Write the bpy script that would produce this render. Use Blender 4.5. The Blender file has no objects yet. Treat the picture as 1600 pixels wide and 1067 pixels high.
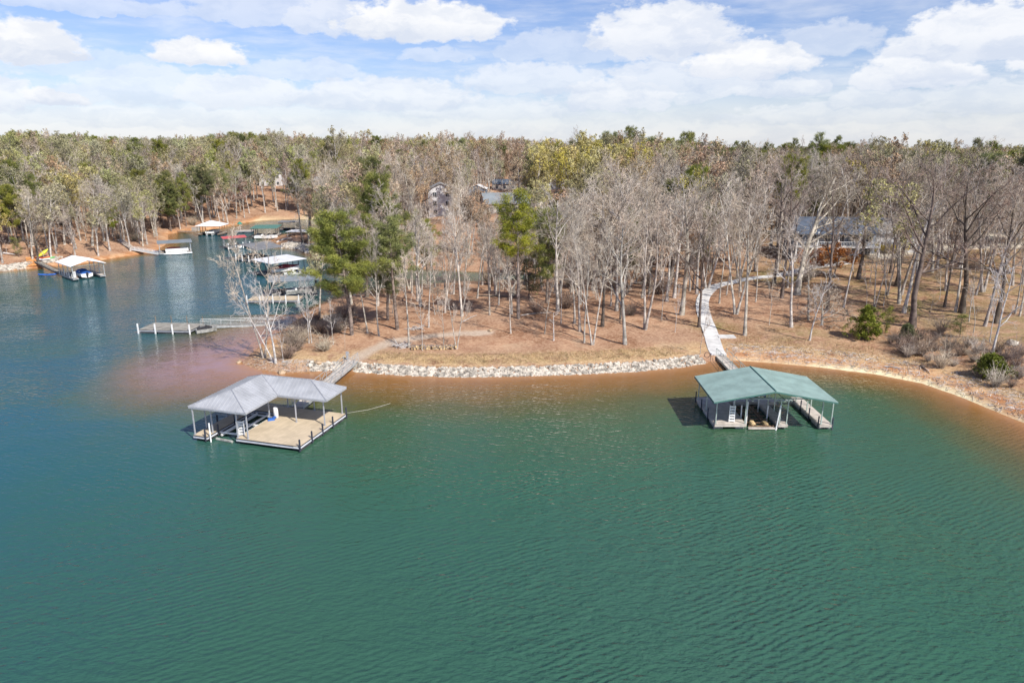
import bpy, math, random
import numpy as np
from mathutils import Vector, Matrix
S = bpy.context.scene
COL = S.collection
R = math.radians
# ---------------------------------------------------------------- camera
F, HY, HC = 1100.0, 226.0, 27.0
PITCH = math.atan((533.5 - HY) / F)
cam = bpy.data.objects.new('camera', bpy.data.cameras.new('camera')); COL.objects.link(cam)
cam.data.sensor_width = 36; cam.data.lens = 36 * F / 1600; cam.data.clip_end = 20000
cam.location = (0, 0, HC); cam.rotation_euler = (R(90) - PITCH, 0, 0)
S.camera = cam
# ---------------------------------------------------------------- light
SUN_EL, SUN_AZ = 46.0, 137.0          # azimuth clockwise from +Y: front right, behind the camera
sv = Vector((math.cos(R(SUN_EL)) * math.sin(R(SUN_AZ)), math.cos(R(SUN_EL)) * math.cos(R(SUN_AZ)), math.sin(R(SUN_EL))))
sun = bpy.data.objects.new('sun', bpy.data.lights.new('sun', 'SUN')); COL.objects.link(sun)
sun.data.energy = 4.6; sun.data.angle = R(0.5); sun.data.color = (1, .95, .87)
sun.rotation_euler = sv.to_track_quat('Z', 'Y').to_euler(); sun.location = (60, -60, 120)
S.view_settings.view_transform = 'Standard'; S.view_settings.look = 'None'
S.view_settings.exposure = 0.42; S.view_settings.gamma = 1
W = bpy.data.worlds.new('World'); S.world = W; W.use_nodes = True

class NT:
    """tiny node helper"""
    def __init__(s, tree): s.t = tree; tree.nodes.clear()
    def n(s, typ, **k):
        nd = s.t.nodes.new(typ)
        for a, b in k.items(): setattr(nd, a, b)
        return nd
    def put(s, sock, v):
        if isinstance(v, bpy.types.NodeSocket): s.t.links.new(v, sock)
        elif v is not None: sock.default_value = v
    def m(s, op, a, b=None, c=None, clamp=False):
        nd = s.n('ShaderNodeMath', operation=op, use_clamp=clamp)
        s.put(nd.inputs[0], a); s.put(nd.inputs[1], b); s.put(nd.inputs[2], c)
        return nd.outputs[0]
    def mix(s, f, a, b, mode='MIX'):
        nd = s.n('ShaderNodeMix', data_type='RGBA', blend_type=mode)
        s.put(nd.inputs[0], f)
        for i, v in ((6, a), (7, b)):
            s.put(nd.inputs[i], v if isinstance(v, bpy.types.NodeSocket) else (*v, 1))
        return nd.outputs[2]
    def noise(s, vec, scale, detail=4, rough=.5, dist=0):
        nd = s.n('ShaderNodeTexNoise')
        if vec is not None: s.t.links.new(vec, nd.inputs['Vector'])
        nd.inputs['Scale'].default_value = scale; nd.inputs['Detail'].default_value = detail
        nd.inputs['Roughness'].default_value = rough; nd.inputs['Distortion'].default_value = dist
        return nd.outputs[0]
    def map(s, v, a, b, c=0., d=1., smooth=True):
        nd = s.n('ShaderNodeMapRange', interpolation_type='SMOOTHSTEP' if smooth else 'LINEAR')
        s.put(nd.inputs[0], v)
        for i, q in enumerate((a, b, c, d)): s.put(nd.inputs[i + 1], q)
        return nd.outputs[0]
    def comb(s, x, y, z):
        nd = s.n('ShaderNodeCombineXYZ')
        for i, v in enumerate((x, y, z)): s.put(nd.inputs[i], v)
        return nd.outputs[0]
    def vmul(s, v, k):
        nd = s.n('ShaderNodeVectorMath', operation='MULTIPLY'); s.t.links.new(v, nd.inputs[0]); nd.inputs[1].default_value = k
        return nd.outputs[0]
    def attr(s, name):
        nd = s.n('ShaderNodeAttribute', attribute_name=name); return nd.outputs['Fac']
    def ramp(s, f, stops):
        nd = s.n('ShaderNodeValToRGB'); s.put(nd.inputs[0], f); e = nd.color_ramp.elements
        while len(e) < len(stops): e.new(.5)
        for i, (p, c) in enumerate(stops): e[i].position = p; e[i].color = (*c, 1)
        return nd.outputs[0]

def sky():
    g = NT(W.node_tree)
    tc = g.n('ShaderNodeTexCoord').outputs['Generated']
    sp = g.n('ShaderNodeSeparateXYZ'); g.t.links.new(tc, sp.inputs[0]); x, y, z = sp.outputs
    st = g.n('ShaderNodeTexSky', sky_type='NISHITA', sun_disc=False)
    st.sun_elevation = R(SUN_EL); st.sun_rotation = R(SUN_AZ); st.air_density = 1.0; st.dust_density = .6; st.ozone_density = 1.5; st.altitude = 300
    blue = g.vmul(st.outputs[0], (.078, .081, .104))
    az = g.m('MULTIPLY', g.m('ARCTAN2', x, y), 57.2958); el = g.m('MULTIPLY', g.m('ARCSINE', z), 57.2958)
    # cumulus banks: world directions (azimuth, elevation, half widths, strength)
    base = g.comb(g.m('MULTIPLY', az, 1.0), g.m('MULTIPLY', el, 1.7), 0.)
    w1 = g.noise(base, .22, 6, .56); w2 = g.noise(base, .75, 5, .55)
    azw = g.m('ADD', az, g.m('MULTIPLY', g.m('SUBTRACT', w1, .5), 4.))
    elw = g.m('ADD', el, g.m('MULTIPLY', g.m('SUBTRACT', w2, .5), 1.1))
    blobs = [(40, 62, 62, 26, 1), (310, 80, 68, 17, 1), (655, 30, 120, 27, 1), (1040, 42, 100, 38, .9), (1165, 90, 90, 26, 1),
             (1430, 106, 66, 26, .9), (1540, 45, 95, 34, .9), (88, 150, 34, 10, .95), (-15, 140, 48, 24, .8), (370, 140, 95, 22, .75), (600, 145, 130, 24, .75),
             (680, 85, 50, 10, .45), (960, 145, 90, 24, .8), (1200, 135, 80, 12, .75), (230, 130, 90, 26, .6), (430, 12, 120, 20, .55), (150, 5, 120, 12, .5),
             (830, 120, 110, 22, .65), (1060, 140, 60, 18, .6), (1560, 150, 90, 20, .6), (1370, 150, 60, 14, .65), (520, 25, 70, 22, .7), (900, 70, 120, 22, .45), (1290, 60, 70, 22, .5), (140, 95, 90, 16, .4), (480, 108, 90, 14, .5), (1090, 110, 120, 26, .7), (760, 170, 160, 14, .6), (1300, 175, 160, 14, .6), (240, 180, 180, 14, .6), (-140, 60, 90, 26, .9), (1720, 80, 90, 30, .9)]
    edge = g.noise(base, .62, 8, .58); dens = None
    for bx, by, rx, ry, k in blobs:
        ca = (bx - 800) / F; cb = -(by - 533.5) / F
        d = Vector((ca, math.cos(PITCH) + cb * math.sin(PITCH), -math.sin(PITCH) + cb * math.cos(PITCH))).normalized()
        a0, e0 = math.degrees(math.atan2(d.x, d.y)), math.degrees(math.asin(d.z)); ra, re = math.degrees(rx / F) * 1.15, math.degrees(ry / F) * 1.35
        u = g.m('DIVIDE', g.m('SUBTRACT', azw, a0), ra)
        v0 = v = g.m('DIVIDE', g.m('SUBTRACT', elw, e0 - re * .35), re * 1.15)
        v = g.m('MAXIMUM', v, g.m('MULTIPLY', v, -2.1))          # flat base, round top
        vr = v0
        q = g.m('SUBTRACT', 1., g.m('ADD', g.m('POWER', g.m('ABSOLUTE', u), 2.), g.m('MULTIPLY', v, v)))
        q = g.m('MULTIPLY', g.map(g.m('ADD', q, g.m('MULTIPLY', g.m('SUBTRACT', edge, .5), 1.9)), -.10, .42), k)
        und_ = g.m('MULTIPLY', q, g.map(vr, .35, -.4)); und = und_ if dens is None else g.m('MAXIMUM', und, und_)
        dens = q if dens is None else g.m('MAXIMUM', dens, q)
    inband = g.map(y, .1, .4)
    # general deck of broken cloud over the whole dome
    zz = g.m('ADD', g.m('MAXIMUM', z, 0.), .10)
    pl = g.comb(g.m('DIVIDE', x, zz), g.m('DIVIDE', y, zz), .3)
    n1 = g.noise(pl, .95, 9, .58, .2)
    low = g.map(el, 0., 8.5, .13, -.03)
    gen = g.m('MULTIPLY', g.map(g.m('ADD', n1, low), .48, .70), g.m('MAXIMUM', g.map(az, -50., 15., .12, 1.), g.map(el, 14., 10.)))
    thin = g.m('MULTIPLY', g.map(g.noise(g.vmul(base, (.35, 1.2, 1)), .5, 6, .6), .38, .75), g.map(el, 9., 16., .4, .06))
    hor = g.map(el, 5.5, .4, 0., .62)
    cov = g.m('MAXIMUM', g.m('MULTIPLY', dens, inband), g.m('MULTIPLY', gen, g.map(el, 10., 14., .5, .85)))
    cov = g.m('MAXIMUM', cov, g.m('MAXIMUM', hor, thin))
    sh = g.noise(g.comb(azw, g.m('MULTIPLY', elw, 2.6), 4.), .30, 7, .6)
    shade = g.m('SUBTRACT', g.m('ADD', g.m('MULTIPLY', g.map(sh, .34, .6), .6), .4), g.m('MULTIPLY', und, .75), clamp=True)
    ccol = g.mix(shade, (.545, .59, .68), (.745, .75, .765))
    col = g.mix(cov, blue, ccol)
    bg = g.n('ShaderNodeBackground'); g.t.links.new(col, bg.inputs[0]); bg.inputs[1].default_value = 1
    o = g.n('ShaderNodeOutputWorld'); g.t.links.new(bg.outputs[0], o.inputs[0])
sky()

# ---------------------------------------------------------------- pixel rays, shore and terrain
CP, SP = math.cos(PITCH), math.sin(PITCH)
def ray(x, y):
    a = (x - 800) / F; b = -(y - 533.5) / F
    return Vector((a, CP + b * SP, -SP + b * CP))
def P(x, y, z=0.):
    d = ray(x, y); return Vector((0, 0, HC)) + d * ((z - HC) / d.z)
def proj(x, y, z):
    dz = z - HC; dep = y * CP - dz * SP; up = y * SP + dz * CP
    return 800 + F * x / dep, 533.5 - F * up / dep

shore_px = [(-700, 475), (-300, 444), (0, 424), (60, 418), (130, 412), (165, 405), (205, 399), (240, 394), (262, 380), (262, 366), (285, 362), (312, 360), (340, 357),
    (359, 353), (386, 347), (413, 344), (479, 342), (545, 341), (575, 346), (540, 353), (500, 361), (460, 366), (432, 370), (424, 376), (440, 386), (480, 391), (490, 397), (510, 405),
    (600, 417), (700, 422), (800, 427), (870, 431), (892, 434), (870, 437), (800, 439), (700, 443), (600, 452), (530, 466), (482, 486), (458, 503), (432, 520), (408, 538),
    (392, 552), (377, 567), (400, 577), (440, 583), (480, 581.5), (545, 579), (620, 585), (700, 588), (760, 588), (900, 584), (1000, 579), (1060, 573), (1105, 566), (1130, 562), (1200, 567),
    (1280, 574), (1370, 585), (1440, 599), (1500, 620), (1560, 645), (1600, 661), (1700, 712), (1850, 800)]
SH = np.array([tuple(P(a, b))[:2] for a, b in shore_px] + [(58, 10), (58, -300), (-600, -300), (-600, 120)])
def sdist(x, y):
    """distance to the shore line, positive on land"""
    x = np.asarray(x, float); y = np.asarray(y, float); best = np.full(x.shape, 1e18); inside = np.zeros(x.shape, bool)
    n = len(SH)
    for i in range(n):
        ax, ay = SH[i]; bx, by = SH[(i + 1) % n]; dx, dy = bx - ax, by - ay
        t = np.clip(((x - ax) * dx + (y - ay) * dy) / (dx * dx + dy * dy), 0, 1)
        best = np.minimum(best, (x - ax - t * dx) ** 2 + (y - ay - t * dy) ** 2)
        c = (ay > y) != (by > y)
        if dy != 0: inside ^= c & (x < dx * (y - ay) / dy + ax)
    return np.sqrt(best) * np.where(inside, -1, 1)
_nr = np.random.RandomState(5)
_nd = _nr.rand(4, 9, 3) * 6.283
def nz(x, y, L, seed=0):
    """smooth noise about -1..1 with features of length L"""
    s = 0
    for k in range(9):
        a, b, c = _nd[seed % 4, k]; f = 6.283 / L * (.55 + .13 * k)
        s = s + np.sin((x * math.cos(a) + y * math.sin(a)) * f + b + seed) * np.sin((x * math.sin(a * 1.7) - y * math.cos(a * 1.7)) * f * .8 + c)
    return s / 3.2
def sst(a, b, v): t = np.clip((v - a) / (b - a), 0, 1); return t * t * (3 - 2 * t)
def hgt(x, y, s=None):
    x = np.asarray(x, float); y = np.asarray(y, float)
    if s is None: s = sdist(x, y)
    left = sst(-55, -95, x) ; right = sst(10, 60, x); far = sst(125, 165, y)
    pen = (1 - sst(112, 130, y)) * sst(45, 25, x)
    rip = pen * sst(-36, -27, x) * sst(92, 84, y)
    bank = .45 + .2 * rip
    slope = .05 + .17 * left + .055 * right + .085 * far * (1 - left)
    cap = 3.2 + 7.6 * left + 4.6 * right + 6.5 * far * (1 - left) - 8.4 * right * far
    s0 = np.maximum(s, 0)
    land = bank * sst(0, 1.2 + .7 * rip, s0) + cap * (1 - np.exp(-np.maximum(s0 - 1, 0) * slope / cap))
    land = land + (nz(x, y, 55, 1) * .6 + nz(x, y, 150, 2) * 1.6 * far) * sst(6, 50, s0) + (nz(x, y, 9, 3) * .09 + nz(x, y, 3.1, 0) * .03) * sst(1, 6, s0)
    wat = -np.minimum(.25 * np.maximum(-s, 0) + .05, 6)
    return np.where(s > 0, land, wat)
def h1(x, y): return float(hgt(np.array([x]), np.array([y]))[0])
def hit(px, py):
    """the point of the ground seen at a pixel"""
    z = 1.
    for _ in range(14):
        p = P(px, py, z); z = z * .4 + .6 * h1(p.x, p.y)
    return Vector((p.x, p.y, h1(p.x, p.y)))
def batch_h(pts):
    a = np.array([(p[0], p[1]) for p in pts]); return hgt(a[:, 0], a[:, 1])

# ---------------------------------------------------------------- mesh builder and tagging
class MB:
    def __init__(s): s.v = []; s.f = []; s.n = 0
    def add(s, v, f, m=0):
        v = np.asarray(v, np.float32).reshape(-1, 3); f = np.asarray(f, np.int32)
        if len(v) == 0 or len(f) == 0: return s
        s.v.append(v); s.f.append((f + s.n, m)); s.n += len(v); return s
    def box(s, c, d, rz=0, m=0, taper=1.):
        x, y, z = [q / 2 for q in d]; v = np.array([(i * x * (taper if k > 0 else 1), j * y * (taper if k > 0 else 1), k * z) for i in (-1, 1) for j in (-1, 1) for k in (-1, 1)])
        if rz: ca, sa = math.cos(rz), math.sin(rz); v = np.stack([v[:, 0] * ca - v[:, 1] * sa, v[:, 0] * sa + v[:, 1] * ca, v[:, 2]], 1)
        return s.add(v + np.array(c), [(0, 1, 3, 2), (4, 6, 7, 5), (0, 4, 5, 1), (2, 3, 7, 6), (0, 2, 6, 4), (1, 5, 7, 3)], m)
    def b6(s, x0, x1, y0, y1, z0, z1, m=0): return s.box(((x0 + x1) / 2, (y0 + y1) / 2, (z0 + z1) / 2), (x1 - x0, y1 - y0, z1 - z0), 0, m)
    def tube(s, pts, rad, n=6, m=0, cap=True):
        pts = np.asarray(pts, float); k = len(pts); rad = np.broadcast_to(np.asarray(rad, float), (k,))
        t = np.gradient(pts, axis=0); t /= np.linalg.norm(t, axis=1)[:, None] + 1e-9
        a = np.cross(t, (0.13, .31, .94) if abs(t[0][2]) < .8 else (1, .1, 0)); a /= np.linalg.norm(a, axis=1)[:, None] + 1e-9; b = np.cross(t, a)
        an = np.arange(n) * 2 * math.pi / n
        v = pts[:, None] + rad[:, None, None] * (np.cos(an)[None, :, None] * a[:, None] + np.sin(an)[None, :, None] * b[:, None])
        i = np.arange(k - 1)[:, None] * n + np.arange(n)[None]; j = np.arange(k - 1)[:, None] * n + (np.arange(n) + 1)[None] % n
        s.add(v, np.stack([i, j, j + n, i + n], -1).reshape(-1, 4), m)
        if cap and n > 3: 
            s.add(v[0], [list(range(n))[::-1]], m); s.add(v[-1], [list(range(n))], m)
        return s
    def bar(s, a, b, r=.05, n=4, m=0): return s.tube([tuple(a), tuple(b)], r, n, m)
    def loft(s, rings, m=0, closed=True, caps=True):
        rg = np.asarray(rings, float); k, n = rg.shape[:2]; e = n if closed else n - 1
        i = np.arange(k - 1)[:, None] * n + np.arange(e)[None]; j = np.arange(k - 1)[:, None] * n + (np.arange(e) + 1)[None] % n
        s.add(rg, np.stack([i, j, j + n, i + n], -1).reshape(-1, 4), m)
        if caps: s.add(rg[0], [list(range(n))[::-1]], m); s.add(rg[-1], [list(range(n))], m)
        return s
    def mesh(s, name, mats, smooth=False):
        me = bpy.data.meshes.new(name); V = np.concatenate(s.v); me.vertices.add(len(V)); me.vertices.foreach_set('co', V.ravel())
        lt = np.concatenate([np.full(len(f), f.shape[1], np.int32) for f, m in s.f]); li = np.concatenate([f.ravel() for f, m in s.f])
        mi = np.concatenate([np.full(len(f), m, np.int32) for f, m in s.f])
        me.loops.add(len(li)); me.loops.foreach_set('vertex_index', li)
        me.polygons.add(len(lt)); me.polygons.foreach_set('loop_start', np.concatenate([[0], np.cumsum(lt)[:-1]]).astype(np.int32)); me.polygons.foreach_set('loop_total', lt)
        me.polygons.foreach_set('material_index', mi)
        me.polygons.foreach_set('use_smooth', np.full(len(lt), bool(smooth)))
        for q in (mats if isinstance(mats, (list, tuple)) else [mats]): me.materials.append(q)
        me.update(calc_edges=True); me.validate(); return me
    def build(s, name, mats, parent=None, smooth=False):
        o = bpy.data.objects.new(name, s.mesh(name, mats, smooth)); COL.objects.link(o)
        if parent: o.parent = parent
        return o
def tag(o, label=None, cat=None, group=None, kind=None):
    if label: o['label'] = label
    if cat: o['category'] = cat
    if group: o['group'] = group
    if kind: o['kind'] = kind
    return o
def empty(name, loc, rz=0., label=None, cat=None, group=None):
    o = bpy.data.objects.new(name, None); COL.objects.link(o); o.location = loc; o.rotation_euler = (0, 0, rz); o.empty_display_size = .3
    return tag(o, label, cat, group)
def copy_thing(r, loc, rz=0., sc=None, tilt=(0, 0), label=None, group=None):
    c = r.copy(); COL.objects.link(c); c.location = loc; c.rotation_euler = (tilt[0], tilt[1], rz)
    if sc is not None: c.scale = sc if hasattr(sc, '__len__') else (sc,) * 3
    if label: c['label'] = label
    if group: c['group'] = group
    for ch in KIDS.get(r.name, r.children):
        d = ch.copy(); COL.objects.link(d); d.parent = c
    return c
KIDS = {}

# ---------------------------------------------------------------- materials
def pmat(name, col, rough=.7, var=.12, scale=2., metal=0., col2=None, bump=0., spec=.3, rnd=0., stripes=None, obj=True):
    m = bpy.data.materials.new(name); m.use_nodes = True; g = NT(m.node_tree)
    tc = g.n('ShaderNodeTexCoord').outputs['Object' if obj else 'Generated']
    n = g.noise(tc, scale, 6, .6)
    c2 = col2 or tuple(c * (1 - var * 1.6) for c in col); c1 = tuple(min(1, c * (1 + var * .6)) for c in col)
    c = g.mix(g.map(n, .32, .66), c2, c1)
    if stripes:
        ax, per, amt, wd = stripes
        sp = g.n('ShaderNodeSeparateXYZ'); g.t.links.new(tc, sp.inputs[0])
        fr = g.m('FRACT', g.m('DIVIDE', sp.outputs[ax], per))
        ln = g.m('GREATER_THAN', fr, 1 - wd); c = g.mix(g.m('MULTIPLY', ln, amt), c, tuple(q * .35 for q in col))
        cell = g.n('ShaderNodeTexWhiteNoise', noise_dimensions='1D'); g.t.links.new(g.m('FLOOR', g.m('DIVIDE', sp.outputs[ax], per)), cell.inputs['W'])
        c = g.mix(g.m('MULTIPLY', cell.outputs[0], .22), c, tuple(q * .62 for q in col))
    if rnd:
        oi = g.n('ShaderNodeObjectInfo').outputs['Random']
        hs = g.n('ShaderNodeHueSaturation'); g.t.links.new(c, hs.inputs['Color']); g.t.links.new(g.map(oi, 0, 1, 1 - rnd, 1 + rnd, False), hs.inputs['Value'])
        r2 = g.m('FRACT', g.m('MULTIPLY', oi, 17.3)); g.t.links.new(g.map(r2, 0, 1, .5 - .02 * rnd / .3, .5 + .02 * rnd / .3, False), hs.inputs['Hue'])
        r3 = g.m('FRACT', g.m('MULTIPLY', oi, 57.7)); g.t.links.new(g.map(r3, 0, 1, .75, 1.2, False), hs.inputs['Saturation'])
        c = hs.outputs[0]
    b = g.n('ShaderNodeBsdfPrincipled'); g.t.links.new(c, b.inputs['Base Color']); b.inputs['Roughness'].default_value = rough
    b.inputs['Metallic'].default_value = metal; b.inputs['Specular IOR Level'].default_value = spec
    if bump:
        bp = g.n('ShaderNodeBump'); bp.inputs['Strength'].default_value = bump; bp.inputs['Distance'].default_value = .05
        g.t.links.new(g.noise(tc, scale * 4, 5, .6), bp.inputs['Height']); g.t.links.new(bp.outputs[0], b.inputs['Normal'])
    o = g.n('ShaderNodeOutputMaterial'); g.t.links.new(b.outputs[0], o.inputs[0]); return m
M = {}
M['bark'] = pmat('grey_bark', (.49, .445, .39), .9, .34, 1.2, rnd=.22)
M['barkdark'] = pmat('dark_bark', (.16, .13, .11), .9, .35, 1.2, rnd=.25)
M['barkpale'] = pmat('pale_bark', (.56, .53, .5), .9, .3, 1.4, rnd=.1)
M['barkpine'] = pmat('pine_bark', (.24, .19, .16), .95, .4, 2., rnd=.15)
M['twig'] = pmat('grey_twigs', (.53, .455, .37), .9, .3, .5, rnd=.25)
M['twigdark'] = pmat('brown_twigs', (.31, .24, .19), .9, .3, .5, rnd=.25)
M['twigpale'] = pmat('pale_twigs', (.52, .49, .465), .9, .2, .5, rnd=.1)
M['olive'] = pmat('olive_buds', (.36, .33, .17), .8, .3, .5, rnd=.25)
M['orange'] = pmat('orange_buds', (.44, .32, .21), .8, .3, .5, rnd=.2)
M['lime'] = pmat('lime_buds', (.36, .37, .15), .8, .3, .5, rnd=.2)
M['gold'] = pmat('gold_buds', (.50, .43, .14), .8, .3, .5, rnd=.18)
M['red'] = pmat('red_buds', (.36, .17, .13), .8, .3, .5, rnd=.15)
M['tw_olive'] = pmat('olive_tinged_twigs', (.47, .42, .29), .9, .25, .5, rnd=.2)
M['tw_orange'] = pmat('tan_tinged_twigs', (.54, .42, .30), .9, .25, .5, rnd=.2)
M['tw_lime'] = pmat('green_tinged_twigs', (.43, .42, .26), .9, .25, .5, rnd=.2)
M['tw_gold'] = pmat('yellow_tinged_twigs', (.44, .36, .16), .9, .25, .5, rnd=.15)
M['rust'] = pmat('rust_leaves', (.58, .24, .08), .8, .3, .5, rnd=.1)
M['yellow'] = pmat('yellow_blossom', (.6, .45, .02), .8, .2, 1, rnd=.1)
M['needle'] = pmat('pine_needles', (.22, .22, .05), .65, .45, .55, col2=(.085, .105, .03), rnd=.25)
M['cedar'] = pmat('cedar_foliage', (.17, .19, .04), .7, .45, 1.3, rnd=.15)
M['metal'] = pmat('painted_grey_steel', (.42, .43, .46), .45, .1, 1.5, metal=.2)
M['band'] = pmat('pale_steel_band', (.60, .60, .64), .5, .08, 1.5)
M['white'] = pmat('white_paint', (.78, .78, .77), .5, .06, 1.5)
M['black'] = pmat('dark_rubber', (.03, .03, .035), .6, .3, 3)
M['navy'] = pmat('dark_edge_trim', (.05, .055, .075), .6, .2, 3)
M['deck'] = pmat('tan_decking', (.54, .44, .31), .75, .10, .9, stripes=(0, .14, .16, .06))
M['wood'] = pmat('weathered_planks', (.42, .36, .31), .85, .22, 1.5, stripes=(1, .15, .35, .1))
M['woodw'] = pmat('light_weathered_planks', (.55, .49, .43), .85, .16, 1.5, stripes=(1, .15, .35, .1))
M['woodgrey'] = pmat('grey_planks', (.31, .29, .25), .85, .25, 1.2, stripes=(0, .15, .4, .1))
M['oldwood'] = pmat('brown_timber', (.26, .17, .11), .85, .3, 2)
M['float'] = pmat('grey_float', (.33, .33, .31), .7, .3, 2)
M['floatd'] = pmat('black_float', (.055, .055, .06), .6, .3, 2)
M['alu'] = pmat('galvanised_metal', (.5, .52, .52), .4, .15, 2, metal=.4)
M['green_steel'] = pmat('green_grey_steel', (.40, .47, .43), .45, .12, 2, metal=.2)
M['concrete'] = pmat('pale_concrete', (.60, .59, .57), .9, .14, .8, bump=.2)
M['stone'] = pmat('pale_riprap_stone', (.49, .44, .37), .9, .4, 1.6, rnd=0)
M['rock'] = pmat('brown_rock', (.40, .29, .19), .9, .3, 1.6)
M['straw'] = pmat('dry_grass_straw', (.50, .37, .20), .9, .3, .8)
M['glass'] = pmat('window_glass', (.05, .06, .075), .1, .2, 1, spec=.6)
M['blue'] = pmat('blue_canvas', (.03, .12, .42), .7, .15, 2)
M['maroon'] = pmat('maroon_canvas', (.25, .04, .06), .7, .15, 2)
M['redroof'] = pmat('red_metal', (.50, .10, .10), .5, .1, 1)
M['greenroof'] = pmat('dark_green_metal', (.10, .22, .18), .5, .1, 1)
M['rope'] = pmat('pale_rope', (.6, .58, .5), .8, .1, 3)
M['orangepaint'] = pmat('orange_board', (.62, .28, .10), .7, .15, 2)
M['kred'] = pmat('red_plastic', (.65, .10, .05), .4, .05, 2); M['kyel'] = pmat('yellow_plastic', (.65, .62, .04), .4, .05, 2); M['kgreen'] = pmat('green_plastic', (.08, .45, .10), .4, .05, 2)
M['teal'] = pmat('teal_umbrella', (.03, .22, .17), .7, .1, 2)

def metal_roof(name, col, seam):
    """standing seam sheet: ribs come as geometry, the sheet carries faint weathering"""
    return pmat(name, col, .46, .11, .7, metal=.15, spec=.4)
M['roofgrey'] = metal_roof('grey_metal_roof', (.40, .41, .43), 0)
M['roofteal'] = metal_roof('pale_green_metal_roof', (.285, .395, .36), 0)
M['rooftrim'] = pmat('roof_trim_grey', (.27, .28, .31), .5, .1, 1)
M['tealtrim'] = pmat('roof_trim_green', (.07, .17, .15), .5, .1, 1)
M['roofdark'] = pmat('dark_grey_roof', (.21, .21, .215), .6, .12, .6)
M['roofwhite'] = pmat('white_roof', (.70, .70, .71), .5, .06, .6)
M['roofmid'] = pmat('mid_grey_roof', (.22, .245, .265), .6, .1, .6)
M['roofnavy'] = pmat('blue_grey_shingles', (.085, .105, .14), .95, .2, 1)
M['shingle'] = pmat('grey_shingles', (.28, .275, .27), .95, .2, 1)
M['wallwhite'] = pmat('white_siding', (.68, .68, .69), .7, .08, .6, stripes=(2, .2, .15, .12))
M['wallblue'] = pmat('blue_grey_siding', (.24, .28, .34), .7, .1, .6, stripes=(2, .2, .2, .12))
M['walltan'] = pmat('beige_siding', (.50, .45, .40), .7, .1, .6, stripes=(2, .2, .2, .12))

def ground_mat():
    m = bpy.data.materials.new('leaf_litter_ground'); m.use_nodes = True; g = NT(m.node_tree)
    ps = g.n('ShaderNodeNewGeometry').outputs['Position']
    big = g.noise(ps, .045, 4, .55); mid = g.noise(ps, .35, 6, .6); fine = g.noise(ps, 2.6, 8, .72); spk = g.noise(ps, 9., 4, .8)
    lit = g.mix(g.map(mid, .35, .65), (.30, .155, .092), (.43, .26, .16))
    lit = g.mix(g.map(big, .40, .62), lit, (.33, .20, .13))
    patch = g.noise(ps, .16, 6, .65, .4); lit = g.mix(g.map(patch, .48, .62, 0, .85), lit, (.215, .105, .058)); lit = g.mix(g.map(patch, .44, .32, 0, .6), lit, (.44, .31, .205))
    lit = g.mix(g.map(fine, .44, .70, 0, .75), lit, (.56, .39, .26))
    lit = g.mix(g.map(fine, .46, .30, 0, .7), lit, (.15, .088, .055))
    lit = g.mix(g.map(spk, .60, .75, 0, .7), lit, (.66, .50, .36))
    lit = g.mix(g.map(spk, .40, .28, 0, .55), lit, (.11, .07, .045))
    vx = g.noise(g.vmul(ps, (.55, .75, 1)), .8, 6, .68)
    gr = g.mix(g.map(fine, .35, .7), (.12, .125, .035), (.27, .24, .09))
    lit = g.mix(g.m('MULTIPLY', g.attr('grass'), g.map(vx, .38, .56)), lit, gr)
    straw = g.mix(g.map(fine, .35, .65), (.36, .235, .12), (.60, .44, .26))
    lit = g.mix(g.m('MULTIPLY', g.attr('straw'), g.map(vx, .36, .52)), lit, straw)
    lit = g.mix(g.attr('dirt'), lit, g.mix(g.map(fine, .35, .65), (.40, .31, .24), (.52, .43, .34)))
    lit = g.mix(g.attr('lane'), lit, (.56, .50, .40))
    clay = g.mix(g.map(vx, .4, .62), (.42, .185, .075), (.58, .36, .20))
    clay = g.mix(g.map(spk, .55, .72, 0, .6), clay, (.68, .53, .36))
    clay = g.mix(g.map(fine, .42, .3, 0, .5), clay, (.22, .12, .07))
    lit = g.mix(g.m('MULTIPLY', g.attr('clay'), g.map(mid, .25, .45, .55, 1.)), lit, clay)
    lit = g.mix(g.m('MULTIPLY', g.attr('sand'), g.map(fine, .3, .5, .5, 1.)), lit, (.76, .66, .42))
    b = g.n('ShaderNodeBsdfPrincipled'); g.t.links.new(lit, b.inputs['Base Color']); b.inputs['Roughness'].default_value = .95; b.inputs['Specular IOR Level'].default_value = .1
    bp = g.n('ShaderNodeBump'); bp.inputs['Strength'].default_value = .55; bp.inputs['Distance'].default_value = .16
    g.t.links.new(g.m('ADD', fine, g.m('MULTIPLY', spk, .5)), bp.inputs['Height']); g.t.links.new(bp.outputs[0], b.inputs['Normal'])
    o = g.n('ShaderNodeOutputMaterial'); g.t.links.new(b.outputs[0], o.inputs[0]); return m

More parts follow.
